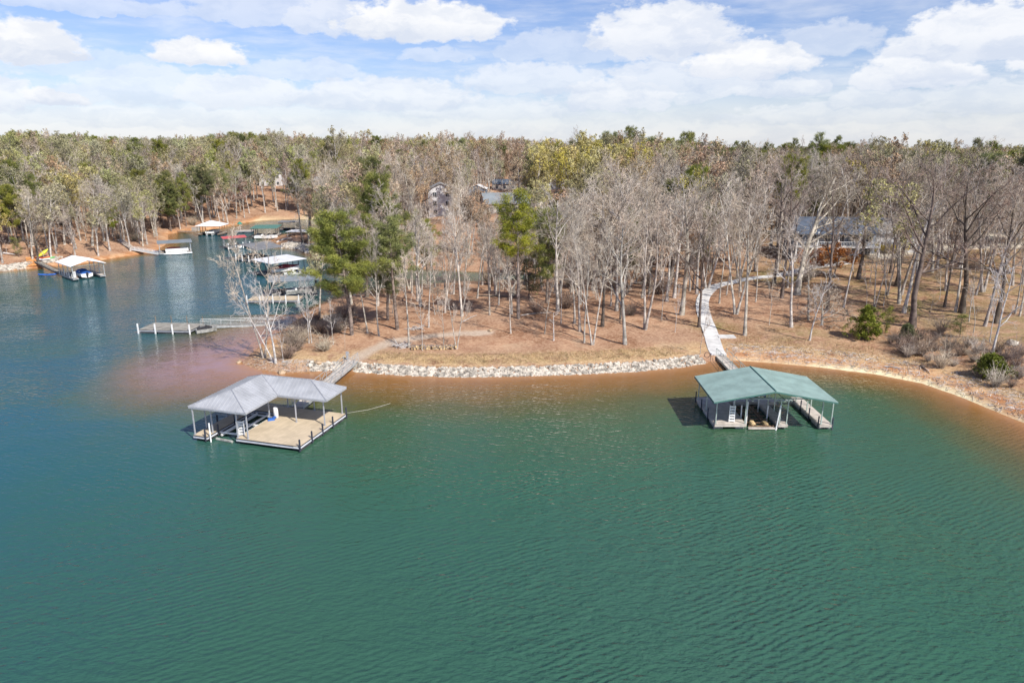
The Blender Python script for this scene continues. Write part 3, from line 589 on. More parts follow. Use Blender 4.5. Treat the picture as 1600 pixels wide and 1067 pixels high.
#   base x, base y, top y, kind, variant, width, label
FT = [
 (431, 567, 424, 'pale', 0, .85, 'tall white dead-looking bare tree on the tip of the point'),
 (427, 565, 455, 'pale', 1, .9, 'white bare tree leaning left over the water at the tip of the point'),
 (443, 566, 500, 'palesap', 0, .7, 'slim pale sapling just right of the white trees on the point tip'),
 (483, 536, 428, 'palesap', 0, .9, 'thin pale tree at the left edge of the point, left one of a close pair'),
 (487, 536, 440, 'palesap', 0, .9, 'thin pale tree at the left edge of the point, right one of a close pair'),
 (521, 538.5, 470, 'palesap', 0, .8, 'short pale leaning tree on the leaf-covered point near the footpath'),
 (539, 547, 500, 'sapling', 0, .5, 'very thin dark sapling right above the left gangway'),
 (549.6, 523.5, 332, 'pine', 1, 1.3, 'large broad pine with dense green crown over the cove docks'),
 (574.4, 521, 395, 'bare', 1, .8, 'bare grey tree just right of the large broad pine'),
 (592, 525, 375, 'bare', 5, .7, 'bare grey tree with dark trunk between the two big pines'),
 (606, 500, 352, 'pine', 3, 1.2, 'feathery pine with light green crown on the middle of the point'),
 (621, 515, 338, 'pine', 0, 1.3, 'tall thin-crowned pine behind the firewood on the point'),
 (638.8, 543, 388, 'bare', 4, .8, 'bare tree with stout trunk at the left end of the firewood row'),
 (660, 547, 440, 'sapling', 1, .9, 'thin grey tree in front of the firewood row'),
 (670, 512, 350, 'bare', 1, .6, 'slender bare tree on the slope behind the firewood row'),
 (693, 539, 450, 'sapling', 0, .9, 'thin tree standing behind the right half of the firewood row'),
 (713.5, 545, 425, 'bare', 3, .8, 'short forked grey tree at the right end of the firewood row'),
 (722, 494, 322, 'bare', 0, .9, 'tall pale-trunked bare tree behind the forked tree by the firewood'),
 (746, 466, 340, 'bare', 1, .8, 'bare tree by the hidden inlet behind the point'),
 (765, 492, 345, 'bare', 4, .7, 'slim pale tree left of the tall lone pine'),
 (798, 521, 395, 'bare', 1, .7, 'dark-trunked bare tree in front of the tall lone pine'),
 (810, 498, 296, 'pine', 0, 1.15, 'tall lone pine with bright green crown at the middle of the wood'),
 (827, 467, 408, 'youngpine', 0, 1.3, 'young pine right behind the tall lone pine'),
 (851, 521.5, 405, 'sapling', 0, .9, 'thin straight pale trunk right of the dark-trunked tree'),
 (865, 532, 482, 'snag', 0, .8, 'short dead pole with a broken top on the open leaf litter'),
 (871.5, 486, 292, 'bare', 0, 1.1, 'tall thick-trunked bare tree at the centre of the point'),
 (876.5, 505, 385, 'bare', 4, .5, 'thin dark-trunked tree at the foot of the tall thick-trunked tree'),
 (891, 463, 372, 'bare', 1, .6, 'thin bare tree beside the small clearing behind the point'),
 (899.6, 461, 330, 'dark', 0, .7, 'dark bare tree at the back of the point'),
 (906, 518, 342, 'bare', 5, .9, 'bare tree with a bent crown near the centre shoreline'),
 (913, 535.5, 360, 'bare', 4, .6, 'slim straight pale tree near the rock wall, left of a forked one'),
 (925.7, 539, 352, 'bare', 3, .8, 'forked pale tree closest to the middle of the rock wall'),
 (943, 478, 348, 'bare', 4, .6, 'slim white-trunked tree, left one of a pair mid slope'),
 (954.4, 478, 335, 'bare', 4, .6, 'slim white-trunked tree, right one of a pair mid slope'),
 (969.3, 499, 370, 'dark', 0, .8, 'dark-trunked tree right behind the thickest shore tree'),
 (976.3, 538, 330, 'bare', 6, .85, 'thickest bare tree near the rock wall with knobbly branches'),
 (1007.8, 515, 300, 'bare', 3, 1.1, 'big forked pale tree right of the thickest shore tree'),
 (1033.7, 500, 400, 'sapling', 1, .8, 'thin sapling between the forked tree and the curved path'),
 (1054.7, 519, 445, 'palesap', 0, .6, 'short pale sapling left of the curved path'),
 (1065, 492, 262, 'bare', 6, 1.0, 'tall stout bare tree left of the curved concrete path'),
 (1082, 452, 330, 'bare', 1, .8, 'bare tree left of the bend of the concrete path'),
 (1092, 511, 330, 'dark', 1, .7, 'dark-trunked tree right at the left edge of the concrete path'),
 (1094, 553, 470, 'sapling', 0, .7, 'thin dark curved sapling beside the bottom of the concrete path'),
 (1111.7, 438, 330, 'dark', 0, .7, 'dark bare tree above the bend of the concrete path'),
 (1123.8, 474, 330, 'bare', 4, .7, 'slim bare tree inside the bend of the concrete path'),
 (1135, 461, 340, 'bare', 1, .7, 'bare tree touching the inner edge of the path bend'),
 (1149.6, 491, 285, 'bare', 3, 1.0, 'double-trunked grey tree right of the path on green grass'),
 (1163.7, 524, 300, 'bare', 0, .95, 'stout grey tree beside the concrete side slab'),
 (1180.6, 472, 350, 'bare', 4, .6, 'slim tree just below the upper concrete path'),
 (1201.7, 508, 410, 'sapling', 1, .7, 'thin dark sapling in the middle of the right slope'),
 (1221.3, 466, 245, 'dark', 0, .8, 'dark tall tree just below the upper concrete path'),
 (1230, 450, 290, 'bare', 4, .8, 'slim bare tree left of the large pale-trunked yard tree'),
 (1245.2, 460, 250, 'bare', 6, 1.35, 'large spreading pale-trunked tree in front of the big lake house'),
 (1265, 532, 425, 'pale', 0, .9, 'pale multi-branched tree on the open slope left of the round evergreen'),
 (1284, 508, 455, 'lowshrub', 0, 1.5, 'tangled purple-grey leafless thicket between pale tree and evergreen'),
 (1318, 480, 330, 'bare', 1, .8, 'bare tree behind the purple-grey thicket'),
 (1303, 432, 386, 'rust', 0, 1.6, 'small tree with rust-orange leaves in front of the lake house, right one'),
 (1268, 430, 392, 'rust', 0, 1.5, 'small tree with rust-orange leaves in front of the lake house, left one'),
 (1341, 436, 262, 'dark', 1, 1.0, 'thick dark crooked tree right of the rust-leaved tree'),
 (1353.5, 477, 400, 'sapling', 0, .8, 'small leaning tree behind the round evergreen'),
 (1366, 481, 330, 'bare', 3, .8, 'pale forked tree behind the round evergreen'),
 (1380, 479, 395, 'sapling', 1, .8, 'thin tree right of the pale forked tree behind the evergreen'),
 (1391, 427, 275, 'dark', 0, .9, 'dark tree beside the white garage end of the lake house'),
 (1352, 529, 478, 'cedar', 0, 1.15, 'round dark green evergreen on the open slope'),
 (1383, 521, 482, 'youngpine', 0, 1.1, 'spindly young pine immediately right of the round evergreen'),
 (1425, 511, 262, 'dark', 1, 1.15, 'massive dark tree with spreading crown on the right slope'),
 (1428, 506, 470, 'youngpine', 0, 1.2, 'young pine growing against the massive dark tree'),
 (1416, 530, 508, 'bush', 0, .9, 'yellow-green low bush below the massive dark tree'),
 (1454.5, 488, 450, 'sapling', 0, .9, 'small spindly sapling between the massive dark trees'),
 (1475.5, 480, 300, 'dark', 0, .7, 'straight dark tree in the right yard'),
 (1492.6, 488, 300, 'bare', 4, .8, 'pale slim tree leaning right in the right yard'),
 (1503, 489, 262, 'dark', 1, 1.1, 'big dark tree leaning right in the right yard'),
 (1500, 526, 492, 'youngpine', 0, 1.4, 'small green pine at the foot of the leaning dark tree'),
 (1513.6, 503, 400, 'sapling', 1, .9, 'thin crooked sapling right of the leaning dark tree'),
 (1521, 520, 430, 'sapling', 0, .9, 'thin sapling nearer the water in the right yard'),
 (1549.8, 556, 400, 'pale', 0, .85, 'pale crooked tree near the right shoreline'),
 (1546.4, 534, 420, 'palesap', 0, .8, 'pale sapling behind the pale crooked tree'),
 (1545, 590, 556, 'bush', 0, 1.1, 'bright green bush at the right shoreline'),
 (1581.8, 446, 270, 'bare', 1, .9, 'pale straight tree near the right edge of the yard'),
 (1586, 490, 350, 'bare', 4, .7, 'slim tree at the right edge, left of its close twin'),
 (1593, 494, 340, 'bare', 4, .7, 'slim tree at the right edge, right of its close twin'),
 (465, 331, 268, 'pine', 1, 1.2, 'lone bright green pine above the far end of the cove'),
 (178, 376, 305, 'pine', 3, .9, 'bright green pine near the far left cabin dock'),
 (30, 402, 372, 'youngpine', 0, 1.0, 'small green pine on the far left bank by the orange ramp'),
]
foot = []
for bx, by, ty, kind, v, wd, lab in FT:
    p = hit(bx, by); h = top_h(p, ty); foot.append((p.x, p.y)); tl = (0, 0); rz = None
    if 'leaning right' in lab or 'leaning dark' in lab: tl = (0, R(9)) ; 
    if 'broad pine with' in lab: tl = (0, R(-5))
    if kind == 'pale' and v == 1: tl = (0, R(-6)); rz = 0.
    plant(kind, p, max(h, 1.5), lab, v=v, wide=wd, rz=rz, tilt=tl)
def near_label(pre, p, ban=()):
    c = sorted((math.hypot(q[0] - p.x, q[1] - p.y), i) for i, q in enumerate(foot)); q = c[0][1]
    for d_, q in c:
        if len(FT[q][6].split()) <= 9: break
    dx, dy = p.x - foot[q][0], p.y - foot[q][1]
    side = ('right of' if dx > 0 else 'left of') if abs(dx) > abs(dy) else ('behind' if dy > 0 else 'in front of')
    return pre + ' ' + side + ' the ' + FT[q][6]
# low leafless shrubs along the shore
SHR = [(1425, 545), (1440, 556), (1460, 549), (1480, 560), (1500, 556), (1520, 566), (1535, 575), (1572, 585), (1590, 592), (1460, 532), (1440, 530), (1570, 566), (1470, 575), (1405, 540), (1510, 543), (1418, 558), (1555, 604), (1392, 536), (1450, 565), (1482, 548), (1530, 590), (1490, 572), (1580, 605), (1545, 566), (1562, 580), (1585, 575), (1470, 520), (1510, 555), (1410, 552), (1436, 548), (1455, 541), (1560, 550), (1590, 560), (1525, 552)]
for i, (a, b) in enumerate(SHR): h_ = rt.uniform(.9, 2.1); p = hit(a, b); plant('brush', p, h_, near_label('tall bare shrub' if h_ > 1.6 else ('low bare shrub' if h_ < 1.25 else 'bare shrub'), p), 'leafless shrubs of the right shore thicket', wide=1.0)
for i, (a, b) in enumerate([(455, 535), (470, 520), (462, 548), (500, 520), (478, 508), (520, 505), (450, 560), (508, 548), (495, 500), (470, 535), (540, 498), (530, 518)]):
    h_ = rt.uniform(1.2, 2.6); p = hit(a, b); plant('brush', p, h_, near_label('tall brush clump' if h_ > 1.9 else 'low brush clump', p), 'leafless brush clumps on the point', wide=1.3)
for a, b in ((1370, 394), (1385, 395), (1398, 396), (1407, 394)): plant('yellowbush', hit(a, b), 1.7, 'yellow flowering shrub along the lake house wall', 'yellow shrubs by the lake house')

# ---------------------------------------------------------------- the woods
HOUSE_BOX = [(a, b_, c, d, hit((a + c) / 2, d).y) for a, b_, c, d in ((672, 287, 714, 336), (732, 287, 760, 306), (772, 280, 806, 297), (850, 274, 884, 296), (755, 305, 830, 333), (1238, 343, 1433, 399), (404, 264, 442, 291), (492, 277, 514, 291))]
rs = np.random.RandomState(21); cand = []
def jgrid(y0, y1, sp, xk):
    ys = np.arange(y0, y1, sp)
    for y in ys:
        xm = y * xk + 25; xs = np.arange(-xm, xm, sp); n = len(xs); cand.append(np.stack([xs + rs.uniform(-.48, .48, n) * sp, y + rs.uniform(-.48, .48, n) * sp], 1))
jgrid(84, 150, 4.3, .76); jgrid(150, 260, 4.6, .76); jgrid(260, 420, 6.2, .76); jgrid(420, 760, 9.5, .76)
cand = np.concatenate(cand); sd_ = sdist(cand[:, 0], cand[:, 1]); zc = hgt(cand[:, 0], cand[:, 1], sd_)
foot = np.array(foot); rec = []
for (x, y), s, z in zip(cand, sd_, zc):
    if s < 1.2: continue
    px, py = proj(x, y, z)
    if px < -90 or px > 1690: continue
    u = rs.rand(); d = math.hypot(x, y)
    if y < 175 and np.min(np.hypot(foot[:, 0] - x, foot[:, 1] - y)) < 1.8: continue
    onpt = 430 < px < 1110 and py > 446
    keep = 1.
    if onpt: keep = 0. if py > 512 else (.3 if py > 480 else .75)
    elif px >= 1110: keep = 0. if py > 512 else ((.5 if px > 1380 else .26) if py > 420 else (.55 if py > 385 else .95))
    if 395 < px < 500 and 345 < py < 420: keep = .05 if px < 470 else .3
    if px > 1240 and y > 170: pass
    if u > keep: continue
    az = px; pine_p = .07; cz = 'bare'
    if d > 230 and 930 < px < 1330: pine_p = .75 if d > 320 else .12
    if px < 450: pine_p = .05 if d < 260 else .11
    if px > 1330: pine_p = .08
    if 250 < px < 370 and 150 < d < 260: pine_p = .3
    if y < 125: pine_p = .04
    if 590 < px < 730 and y < 170: pine_p = .25
    q = rs.rand()
    fb = np.clip((d - 120) / 160, 0, 1)
    if px < 560: w = dict(olive=.30 * fb + .1, orange=.08 * fb, lime=.10 * fb, gold=.03 * fb)
    elif px < 830: w = dict(orange=.36 * fb, olive=.2 * fb, gold=.03 * fb)
    elif px < 1060: w = dict(gold=.12 * fb, olive=.22 * fb, orange=.18 * fb)
    elif px < 1320: w = dict(orange=.28 * fb, olive=.22 * fb)
    else: w = dict(olive=.38 * fb + .05, gold=.12 * fb, orange=.1 * fb)
    if rs.rand() < pine_p: kind = 'pine'
    else:
        kind = 'bare'; acc = 0
        for k_, pk in w.items():
            acc += pk
            if q < acc: kind = k_; break
        if kind == 'bare' and rs.rand() < (.22 if px > 1110 else .1): kind = 'dark'
    if abs(px - 905) < 75 and 175 < y < 285: kind = 'gold'; u = 2
    if 372 < px < 432 and 200 < y < 262: kind = 'red'
    h = rs.uniform(17, 20.5) if u == 2 else rs.uniform(13, 20.5) * (1.0 if kind != 'pine' else 1.06)
    if px < 420 and y < 230: h *= .88
    if kind == 'red': h *= .65
    if 640 < px < 860 and y < 200: h *= .8
    if d > 250: h *= 1.0 + .05 * math.sin(px * .02)
    if px > 1080 and d > 190: h *= .9
    if d > 230 and px > 520 and rs.rand() < .06: h *= rs.uniform(1.12, 1.32)
    # thin the trees that stand right before a house
    ok = True; t0 = proj(x, y, z + h)[1]
    for a0, b0, a1, b1, dy in HOUSE_BOX:
        if a0 - 5 < px < a1 + 5 and y < dy + 12:
            if y > dy - 8: ok = False
            elif t0 < b1 - 3 and (rs.rand() > (.5 if a0 < 600 else (.6 if a0 > 1200 else (.08 if a0 == 672 else .2))) or kind == 'pine'): ok = False
    if not ok: continue
    rec.append((d, px, x, y, z, kind, h))
rec.sort(); print('trees', len(rec))
REG = [(lambda px, y: px < 560 and y < 1e9, 'hillside behind the left cove'), (lambda px, y: px < 1110, 'wood behind the point'), (lambda px, y: True, 'wood behind the right yard')]
KT = dict(bare='leafless grey tree in the ', dark='leafless dark-barked tree in the ', olive='olive-green budding tree in the ', orange='orange-brown budding tree in the ', lime='lime-green budding tree in the ', gold='golden-yellow budding tree in the ', red='red-budding tree in the ', pine='dark green pine in the ')
ZONES = [(100, 'the wood above the far left stone bank'), (200, 'the wood above the far left clay shore'), (300, 'the wood behind the flat grey-roofed dock'), (400, 'the wood left of the white porch house'), (560, 'the wood right of the white porch house'),
    (670, 'the wood left of the white gabled house'), (850, 'the wood around the beige house'), (1000, 'the wood right of the lone pine'), (1110, 'the wood left of the path bend'), (1240, 'the wood left of the lake house'), (1430, 'the wood around the lake house'), (9999, 'the wood right of the white garage')]
cnt = {}; rest = {}
for d, px, x, y, z, kind, h in rec:
    fam = NAME[kind][0]; cnt[fam] = cnt.get(fam, 0) + 1
    if cnt[fam] <= 290 and -30 < px < 1630:
        wd_ = rs.uniform(.85, 1.2); lab = ('slim ' if wd_ < .96 else ('broad ' if wd_ > 1.09 else '')) + KT[kind].replace(' in the ', ' ') + ('at the front of ' if (y < 112 or (px < 560 and y < 205)) else ('deep in ' if d < 245 else 'at the back of ')) + next(n_ for x_, n_ in ZONES if px < x_)
        plant(kind, (x, y, z), h, lab, lab.replace(' tree ', ' trees ').replace(' pine ', ' pines '), tilt=(rs.normal() * .035, rs.normal() * .035), wide=wd_, parts=d < 190)
    else: rest.setdefault(fam, []).append((x, y, z, kind, h, rs.uniform(0, 6.28), rs.uniform(.9, 1.3)))
# saplings and brush under the tall trees
us = rs.uniform(0, 1, (2600, 2)); usx = (us[:, 0] * 2 - 1) * 150; usy = 96 + us[:, 1] * 150; sdu = sdist(usx, usy); zu = hgt(usx, usy, sdu); nu = 0
for x, y, s, z in zip(usx, usy, sdu, zu):
    if s < 1.5 or nu >= 280: continue
    px, py = proj(x, y, z)
    if not (-20 < px < 1620) or (430 < px < 1110 and py > 500) or (px >= 1110 and (py > 470 or rs.rand() > .35)) or np.min(np.hypot(foot[:, 0] - x, foot[:, 1] - y)) < 2: continue
    if abs(px - 1100) < 22 and py > 430: continue
    k_ = 'sapling' if rs.rand() < .7 else 'brush'; h = rs.uniform(4.5, 8.5) if k_ == 'sapling' else rs.uniform(1.8, 3.2); nu += 1
    lab = (('tall thin sapling ' if h > 6.5 else 'short thin sapling ') if k_ == 'sapling' else ('tall brush clump ' if h > 2.4 else 'low brush clump ')) + ('at the front of ' if (y < 122 or (px < 560 and y < 190)) else 'deep in ') + next(n_ for x_, n_ in ZONES if px < x_)
    plant(k_, (x, y, z), h, lab, lab.replace('sapling ', 'saplings ').replace('clump ', 'clumps '), wide=rs.uniform(1, 1.5), parts=y < 130)
def wood_stuff(name, items):
    kinds = sorted({i[3] for i in items}); pc = bpy.data.collections.new(name + '_kinds'); index = {}; k = 0
    for kd in kinds:
        index[kd] = []
        for (tm, cm, jm, H) in PROTO[kd]:
            o = bpy.data.objects.new('%s_kind_%02d' % (name, k), jm); pc.objects.link(o); index[kd].append((k, H)); k += 1
    n = len(items); me = bpy.data.meshes.new(name); me.vertices.add(n); me.vertices.foreach_set('co', np.array([i[:3] for i in items], np.float32).ravel())
    sel = [index[i[3]][rt.randrange(len(index[i[3]]))] for i in items]
    for nm, ty, vals in (('idx', 'INT', [s[0] for s in sel]), ('rz', 'FLOAT', [i[5] for i in items]), ('sc', 'FLOAT', [i[4] / s[1] for i, s in zip(items, sel)])):
        a = me.attributes.new(nm, ty, 'POINT'); a.data.foreach_set('value', vals)
    ng = bpy.data.node_groups.new(name, 'GeometryNodeTree'); ng.interface.new_socket('Geometry', in_out='INPUT', socket_type='NodeSocketGeometry'); ng.interface.new_socket('Geometry', in_out='OUTPUT', socket_type='NodeSocketGeometry')
    N = ng.nodes; L = ng.links; gi = N.new('NodeGroupInput'); go = N.new('NodeGroupOutput'); ip = N.new('GeometryNodeInstanceOnPoints'); ci = N.new('GeometryNodeCollectionInfo')
    ci.inputs['Collection'].default_value = pc; ci.inputs['Separate Children'].default_value = True; ci.inputs['Reset Children'].default_value = True
    def na(nm, ty): q = N.new('GeometryNodeInputNamedAttribute'); q.data_type = ty; q.inputs['Name'].default_value = nm; return [o for o in q.outputs if o.enabled][0]
    cx = N.new('ShaderNodeCombineXYZ'); L.new(na('rz', 'FLOAT'), cx.inputs[2])
    L.new(gi.outputs[0], ip.inputs['Points']); L.new(ci.outputs[0], ip.inputs['Instance']); ip.inputs['Pick Instance'].default_value = True
    L.new(na('idx', 'INT'), ip.inputs['Instance Index']); L.new(cx.outputs[0], ip.inputs['Rotation']); L.new(na('sc', 'FLOAT'), ip.inputs['Scale']); L.new(ip.outputs[0], go.inputs[0])
    o = bpy.data.objects.new(name, me); COL.objects.link(o); md = o.modifiers.new('scatter', 'NODES'); md.node_group = ng; tag(o, kind='stuff')
for fam, nm in (('bare_tree', 'distant_bare_woodland'), ('budding_tree', 'distant_budding_woodland'), ('pine_tree', 'distant_pine_woodland')):
    if rest.get(fam): wood_stuff(nm, rest[fam])
# ---------------------------------------------------------------- concrete path
def spline(p, step):
    p = np.array(p, float); q = []
    for i in range(len(p) - 1):
        a, b, c, d = p[max(i - 1, 0)], p[i], p[i + 1], p[min(i + 2, len(p) - 1)]
        for t in np.linspace(0, 1, 24, endpoint=False): q.append(.5 * ((2 * b) + (c - a) * t + (2 * a - 5 * b + 4 * c - d) * t * t + (3 * b - a - 3 * c + d) * t ** 3))
    q.append(p[-1]); q = np.array(q); L = np.concatenate([[0], np.cumsum(np.linalg.norm(np.diff(q, axis=0), axis=1))]); s = np.arange(0, L[-1], step)
    return np.stack([np.interp(s, L, q[:, j]) for j in range(q.shape[1])], 1)
cl = spline(hits([(1123, 557), (1119, 548), (1115, 536), (1110, 520), (1103, 502), (1098, 484), (1098, 470), (1106, 457), (1124, 447), (1150, 440), (1180, 434.5), (1215, 431), (1242, 425), (1262, 419), (1292, 414), (1325, 410)]), .3)
def slab_strip(mb, c, w, lift=.07, th=.25, per=6):
    t = np.gradient(c, axis=0); t /= np.linalg.norm(t, axis=1)[:, None]; nn = np.stack([-t[:, 1], t[:, 0]], 1); l = c + nn * w / 2; r = c - nn * w / 2; zl, zr, zc_ = hgt(l[:, 0], l[:, 1]), hgt(r[:, 0], r[:, 1]), hgt(c[:, 0], c[:, 1])
    z = np.maximum(np.maximum(zl, zr), zc_) + lift; z = np.convolve(np.pad(z, 3, 'edge'), np.ones(7) / 7, 'valid')
    for i in range(0, len(c) - 1, per):
        j = min(i + per, len(c) - 1); rg = []
        for k in range(i, j + 1):
            e = .012 * (t[k] if k == i else (-t[k] if k == j else 0 * t[k])); rg.append([(l[k][0] + e[0], l[k][1] + e[1], z[k]), (r[k][0] + e[0], r[k][1] + e[1], z[k]), (r[k][0] + e[0], r[k][1] + e[1], z[k] - th), (l[k][0] + e[0], l[k][1] + e[1], z[k] - th)])
        mb.loft(rg)
pm = MB(); slab_strip(pm, cl, 2.05); a_, b_ = hit(1117, 526), hit(1148.5, 526); n_ = 20
slab_strip(pm, np.stack([np.linspace(a_.x + .4, b_.x, n_), np.linspace(a_.y, b_.y, n_)], 1), 1.5, lift=.062, per=10)
tag(pm.build('path', M['concrete']), kind='structure')

# ---------------------------------------------------------------- docks
def ribs(mb, poly, spacing, w=.05, h=.035, m=0):
    """raised seams running up a roof plane; the first edge of poly is its eave"""
    p = [Vector(q) for q in poly]; e = (p[1] - p[0]).normalized(); n = (p[1] - p[0]).cross(p[-1] - p[0]).normalized()
    if n.z < 0: n = -n
    up = n.cross(e).normalized()
    if up.z < 0: up = -up
    st = [((q - p[0]).dot(e), (q - p[0]).dot(up)) for q in p]; smax = max(s for s, t in st); smin = min(s for s, t in st); s = smin + spacing * .5
    while s < smax:
        ts = []
        for (a, b), (c, d) in zip(st, st[1:] + st[:1]):
            if (a - s) * (c - s) < 0: ts.append(b + (d - b) * (s - a) / (c - a))
        if len(ts) >= 2:
            t0, t1 = min(ts), max(ts)
            if t1 - t0 > .1:
                A = p[0] + e * s + up * t0; B = p[0] + e * s + up * t1
                mb.loft([[tuple(q + e * (w / 2) - n * .03), tuple(q + e * (w / 2) + n * h), tuple(q - e * (w / 2) + n * h), tuple(q - e * (w / 2) - n * .03)] for q in (A, B)], m)
        s += spacing
def sheet(mb, poly, th=.07, m=0):
    n = len(poly); v = [tuple(q) for q in poly] + [(q[0], q[1], q[2] - th) for q in poly]
    mb.add(v, [list(range(n))], m); mb.add(v, [list(range(2 * n - 1, n - 1, -1))], m); mb.add(v, [(i, i + n, (i + 1) % n + n, (i + 1) % n) for i in range(n)], m)
def deck_parts(root, rects, mat, zt=.6, trim='navy', band='band', flo='floatd', fl=.9, side=True):
    d = MB()
    for k, (x0, x1, y0, y1) in enumerate(rects): d.b6(x0, x1, y0, y1, zt - .05 - k * .004, zt - k * .004)
    d.build('deck', M[mat], root); f = MB(); g = MB(); t = MB()
    for k, (x0, x1, y0, y1) in enumerate(rects):
        e = .03 + k * .003; zz = zt - .06 - k * .004
        for (a, b, c, dd) in ((x0 - e, x1 + e, y0 - e, y0 + .06), (x0 - e, x1 + e, y1 - .06, y1 + e), (x0 - e, x0 + .06, y0 + .06, y1 - .06), (x1 - .06, x1 + e, y0 + .06, y1 - .06)):
            f.b6(a, b, c, dd, zz - .24, zz - .055)
            t.b6(a - .02, b + .02, c - .02, dd + .02, zz - .055, zz)
        L = max(x1 - x0, y1 - y0); n = max(1, int(L / 2.2))
        for i in range(n):
            u0, u1 = (i + .12) / n, (i + .88) / n
            if x1 - x0 > y1 - y0:
                for c in ((y0 + .05, min(y0 + fl, y1 - .02)), (max(y1 - fl, y0 + .02), y1 - .05)): g.b6(x0 + (x1 - x0) * u0, x0 + (x1 - x0) * u1, c[0], c[1], -.25, zz - .23 - k * .004)
            else:
                for c in ((x0 + .05, min(x0 + fl, x1 - .02)), (max(x1 - fl, x0 + .02), x1 - .05)): g.b6(c[0], c[1], y0 + (y1 - y0) * u0, y0 + (y1 - y0) * u1, -.25, zz - .23 - k * .004)
    f.build('frame', M[band], root); t.build('edge_trim', M[trim], root); g.build('float', M[flo], root)
def post(root, x, y, z0, z1, mat, r=.05): 
    b = MB(); b.b6(x - r, x + r, y - r, y + r, z0, z1); b.b6(x - r * 1.8, x + r * 1.8, y - r * 1.8, y + r * 1.8, z0, z0 + .04); return b.build('post', M[mat], root)
def bumper(root, x, y, z0=.1, z1=1.25, mat='navy', r=.06): b = MB(); b.b6(x - r, x + r, y - r, y + r, z0, z1); b.b6(x - r * .8, x + r * .8, y - r * .8, y + r * .8, z1, z1 + .03); return b.build('bumper_post', M[mat], root)
def ladder(root, x, y, z0, z1, rz=0, w=.5, n=5):
    b = MB(); c, s = math.cos(rz), math.sin(rz)
    for k in (-1, 1): b.box((x + c * k * w / 2, y + s * k * w / 2, (z0 + z1) / 2), (.07, .1, z1 - z0), rz)
    for i in range(n): b.box((x, y, z0 + (z1 - z0) * (i + .55) / n), (w, .12, .15), rz)
    return b.build('boarding_ladder', M['white'], root)

# --- grey roofed dock
o = P(468, 697, .6); gd = empty('boat_dock', (o.x, o.y, 0), R(-16.17), 'large floating dock with grey hipped metal roof and tan deck, nearest on the left', 'boat dock')
deck_parts(gd, [(-6.7, 0, 0, 8.4), (-11.1, -6.7, 6.75, 8.4), (-11.1, -9.6, -.45, 6.75)], 'deck')
A, B, C, D, E, F_ = (-11.4, -.4, 3.4), (-5.15, -.4, 3.4), (-5.15, 4.65, 3.4), (.2, 4.65, 3.4), (.2, 8.6, 3.4), (-11.4, 8.6, 3.4); K1, K2, K3 = (-8.05, 1.75, 4.65), (-8.05, 6.45, 4.65), (-2.45, 6.45, 4.65)
rf = MB(); rb = MB()
for pl in ((A, B, K1), (F_, A, K1, K2), (E, F_, K2, K3), (D, E, K3), (C, D, K3, K2), (B, C, K2, K1)): sheet(rf, pl); ribs(rb, pl, .42)
ro = rf.build('roof', M['roofgrey'], gd); rb.build('roof_seam', M['roofgrey'], ro); tr_ = MB()
for a, b in ((A, K1), (B, K1), (K1, K2), (K2, F_), (K2, C), (K2, K3), (K3, D), (K3, E)): tr_.tube([a, b], .055, 5)
tr_.build('ridge_cap', M['rooftrim'], ro); fa = MB()
for a, b in zip((A, B, C, D, E, F_), (B, C, D, E, F_, A)):
    v = Vector(b) - Vector(a); fa.box(((a[0] + b[0]) / 2, (a[1] + b[1]) / 2, 3.29), (v.length - .1, .06, .16), math.atan2(v.y, v.x))
fa.build('fascia', M['metal'], ro)
bm_ = MB()
for a, b in (((-11., 0), (-11., 8.3)), ((-5.4, 0), (-5.4, 4.8)), ((-5.4, 4.85), (-.1, 4.85)), ((-11, 8.3), (-.1, 8.3)), ((-11, .1), (-5.4, .1)), ((-.1, 4.9), (-.1, 8.2))): bm_.bar((*a, 3.15), (*b, 3.15), .07)
for y in np.arange(1, 8.2, 1.2): bm_.bar((-11, y, 3.2), (-8.05, min(max(y, 1.75), 6.4), 4.5), .035); bm_.bar((-5.4 if y < 4.6 else -6, y, 3.2), (-8.05, min(max(y, 1.75), 6.4), 4.5), .035)
bm_.build('roof_frame', M['metal'], gd)
for x, y in ((-11, -.35), (-9.7, .5), (-10.95, 1.2), (-6.6, .1), (-5.5, .12), (-6.55, 5.0), (-3.5, 5.0), (-.35, 5.0), (-.3, 8.3), (-3.5, 8.3), (-6.6, 8.3), (-11, 8.3), (-11, 4.3), (-9.7, 4.2)): post(gd, x, y, .6, 3.2, 'metal')
for v_ in (-.05, 2.0, 3.9, 5.8, 8.45): bumper(gd, .06, v_)
for x, y in ((-9.75, -.5), (-11.15, 3.), (-11.15, 6.), (-9.5, 1.), (-9.5, 3.5)): bumper(gd, x, y)
ladder(gd, -6.55, .62, .62, 2.1, R(20))
b = MB()
for x in (-9.1, -7.1): b.b6(x - .08, x + .08, .9, 6.3, .14, .32)
for y in (1.2, 3.6, 6.0): b.b6(-9.5, -6.8, y - .08, y + .08, .33, .46)
b.b6(-7.55, -7.4, 1., 6., .47, .62); b.b6(-8.8, -8.65, 1., 6., .47, .62); b.build('lift_frame', M['white'], gd)
b = MB(); b.tube([(-9.35, -.3, -.4), (-9.35, -.3, 1.9)], .07, 8); b.build('guide_pole', M['white'], gd)
b = MB(); b.tube([(-9.2, .3, .1), (-7.3, .1, .1)], .13, 8); b.build('lift_tank', M['float'], gd)
b = MB(); b.loft([[(-.02, -.03 + i, .1 + j) for i, j in ((0, 0), (0, 0), (0, 0), (0, 0))]] , caps=False) if False else b.b6(-.62, -.12, -.065, -.035, .36, .5); b.build('registration_plate', M['white'], gd)
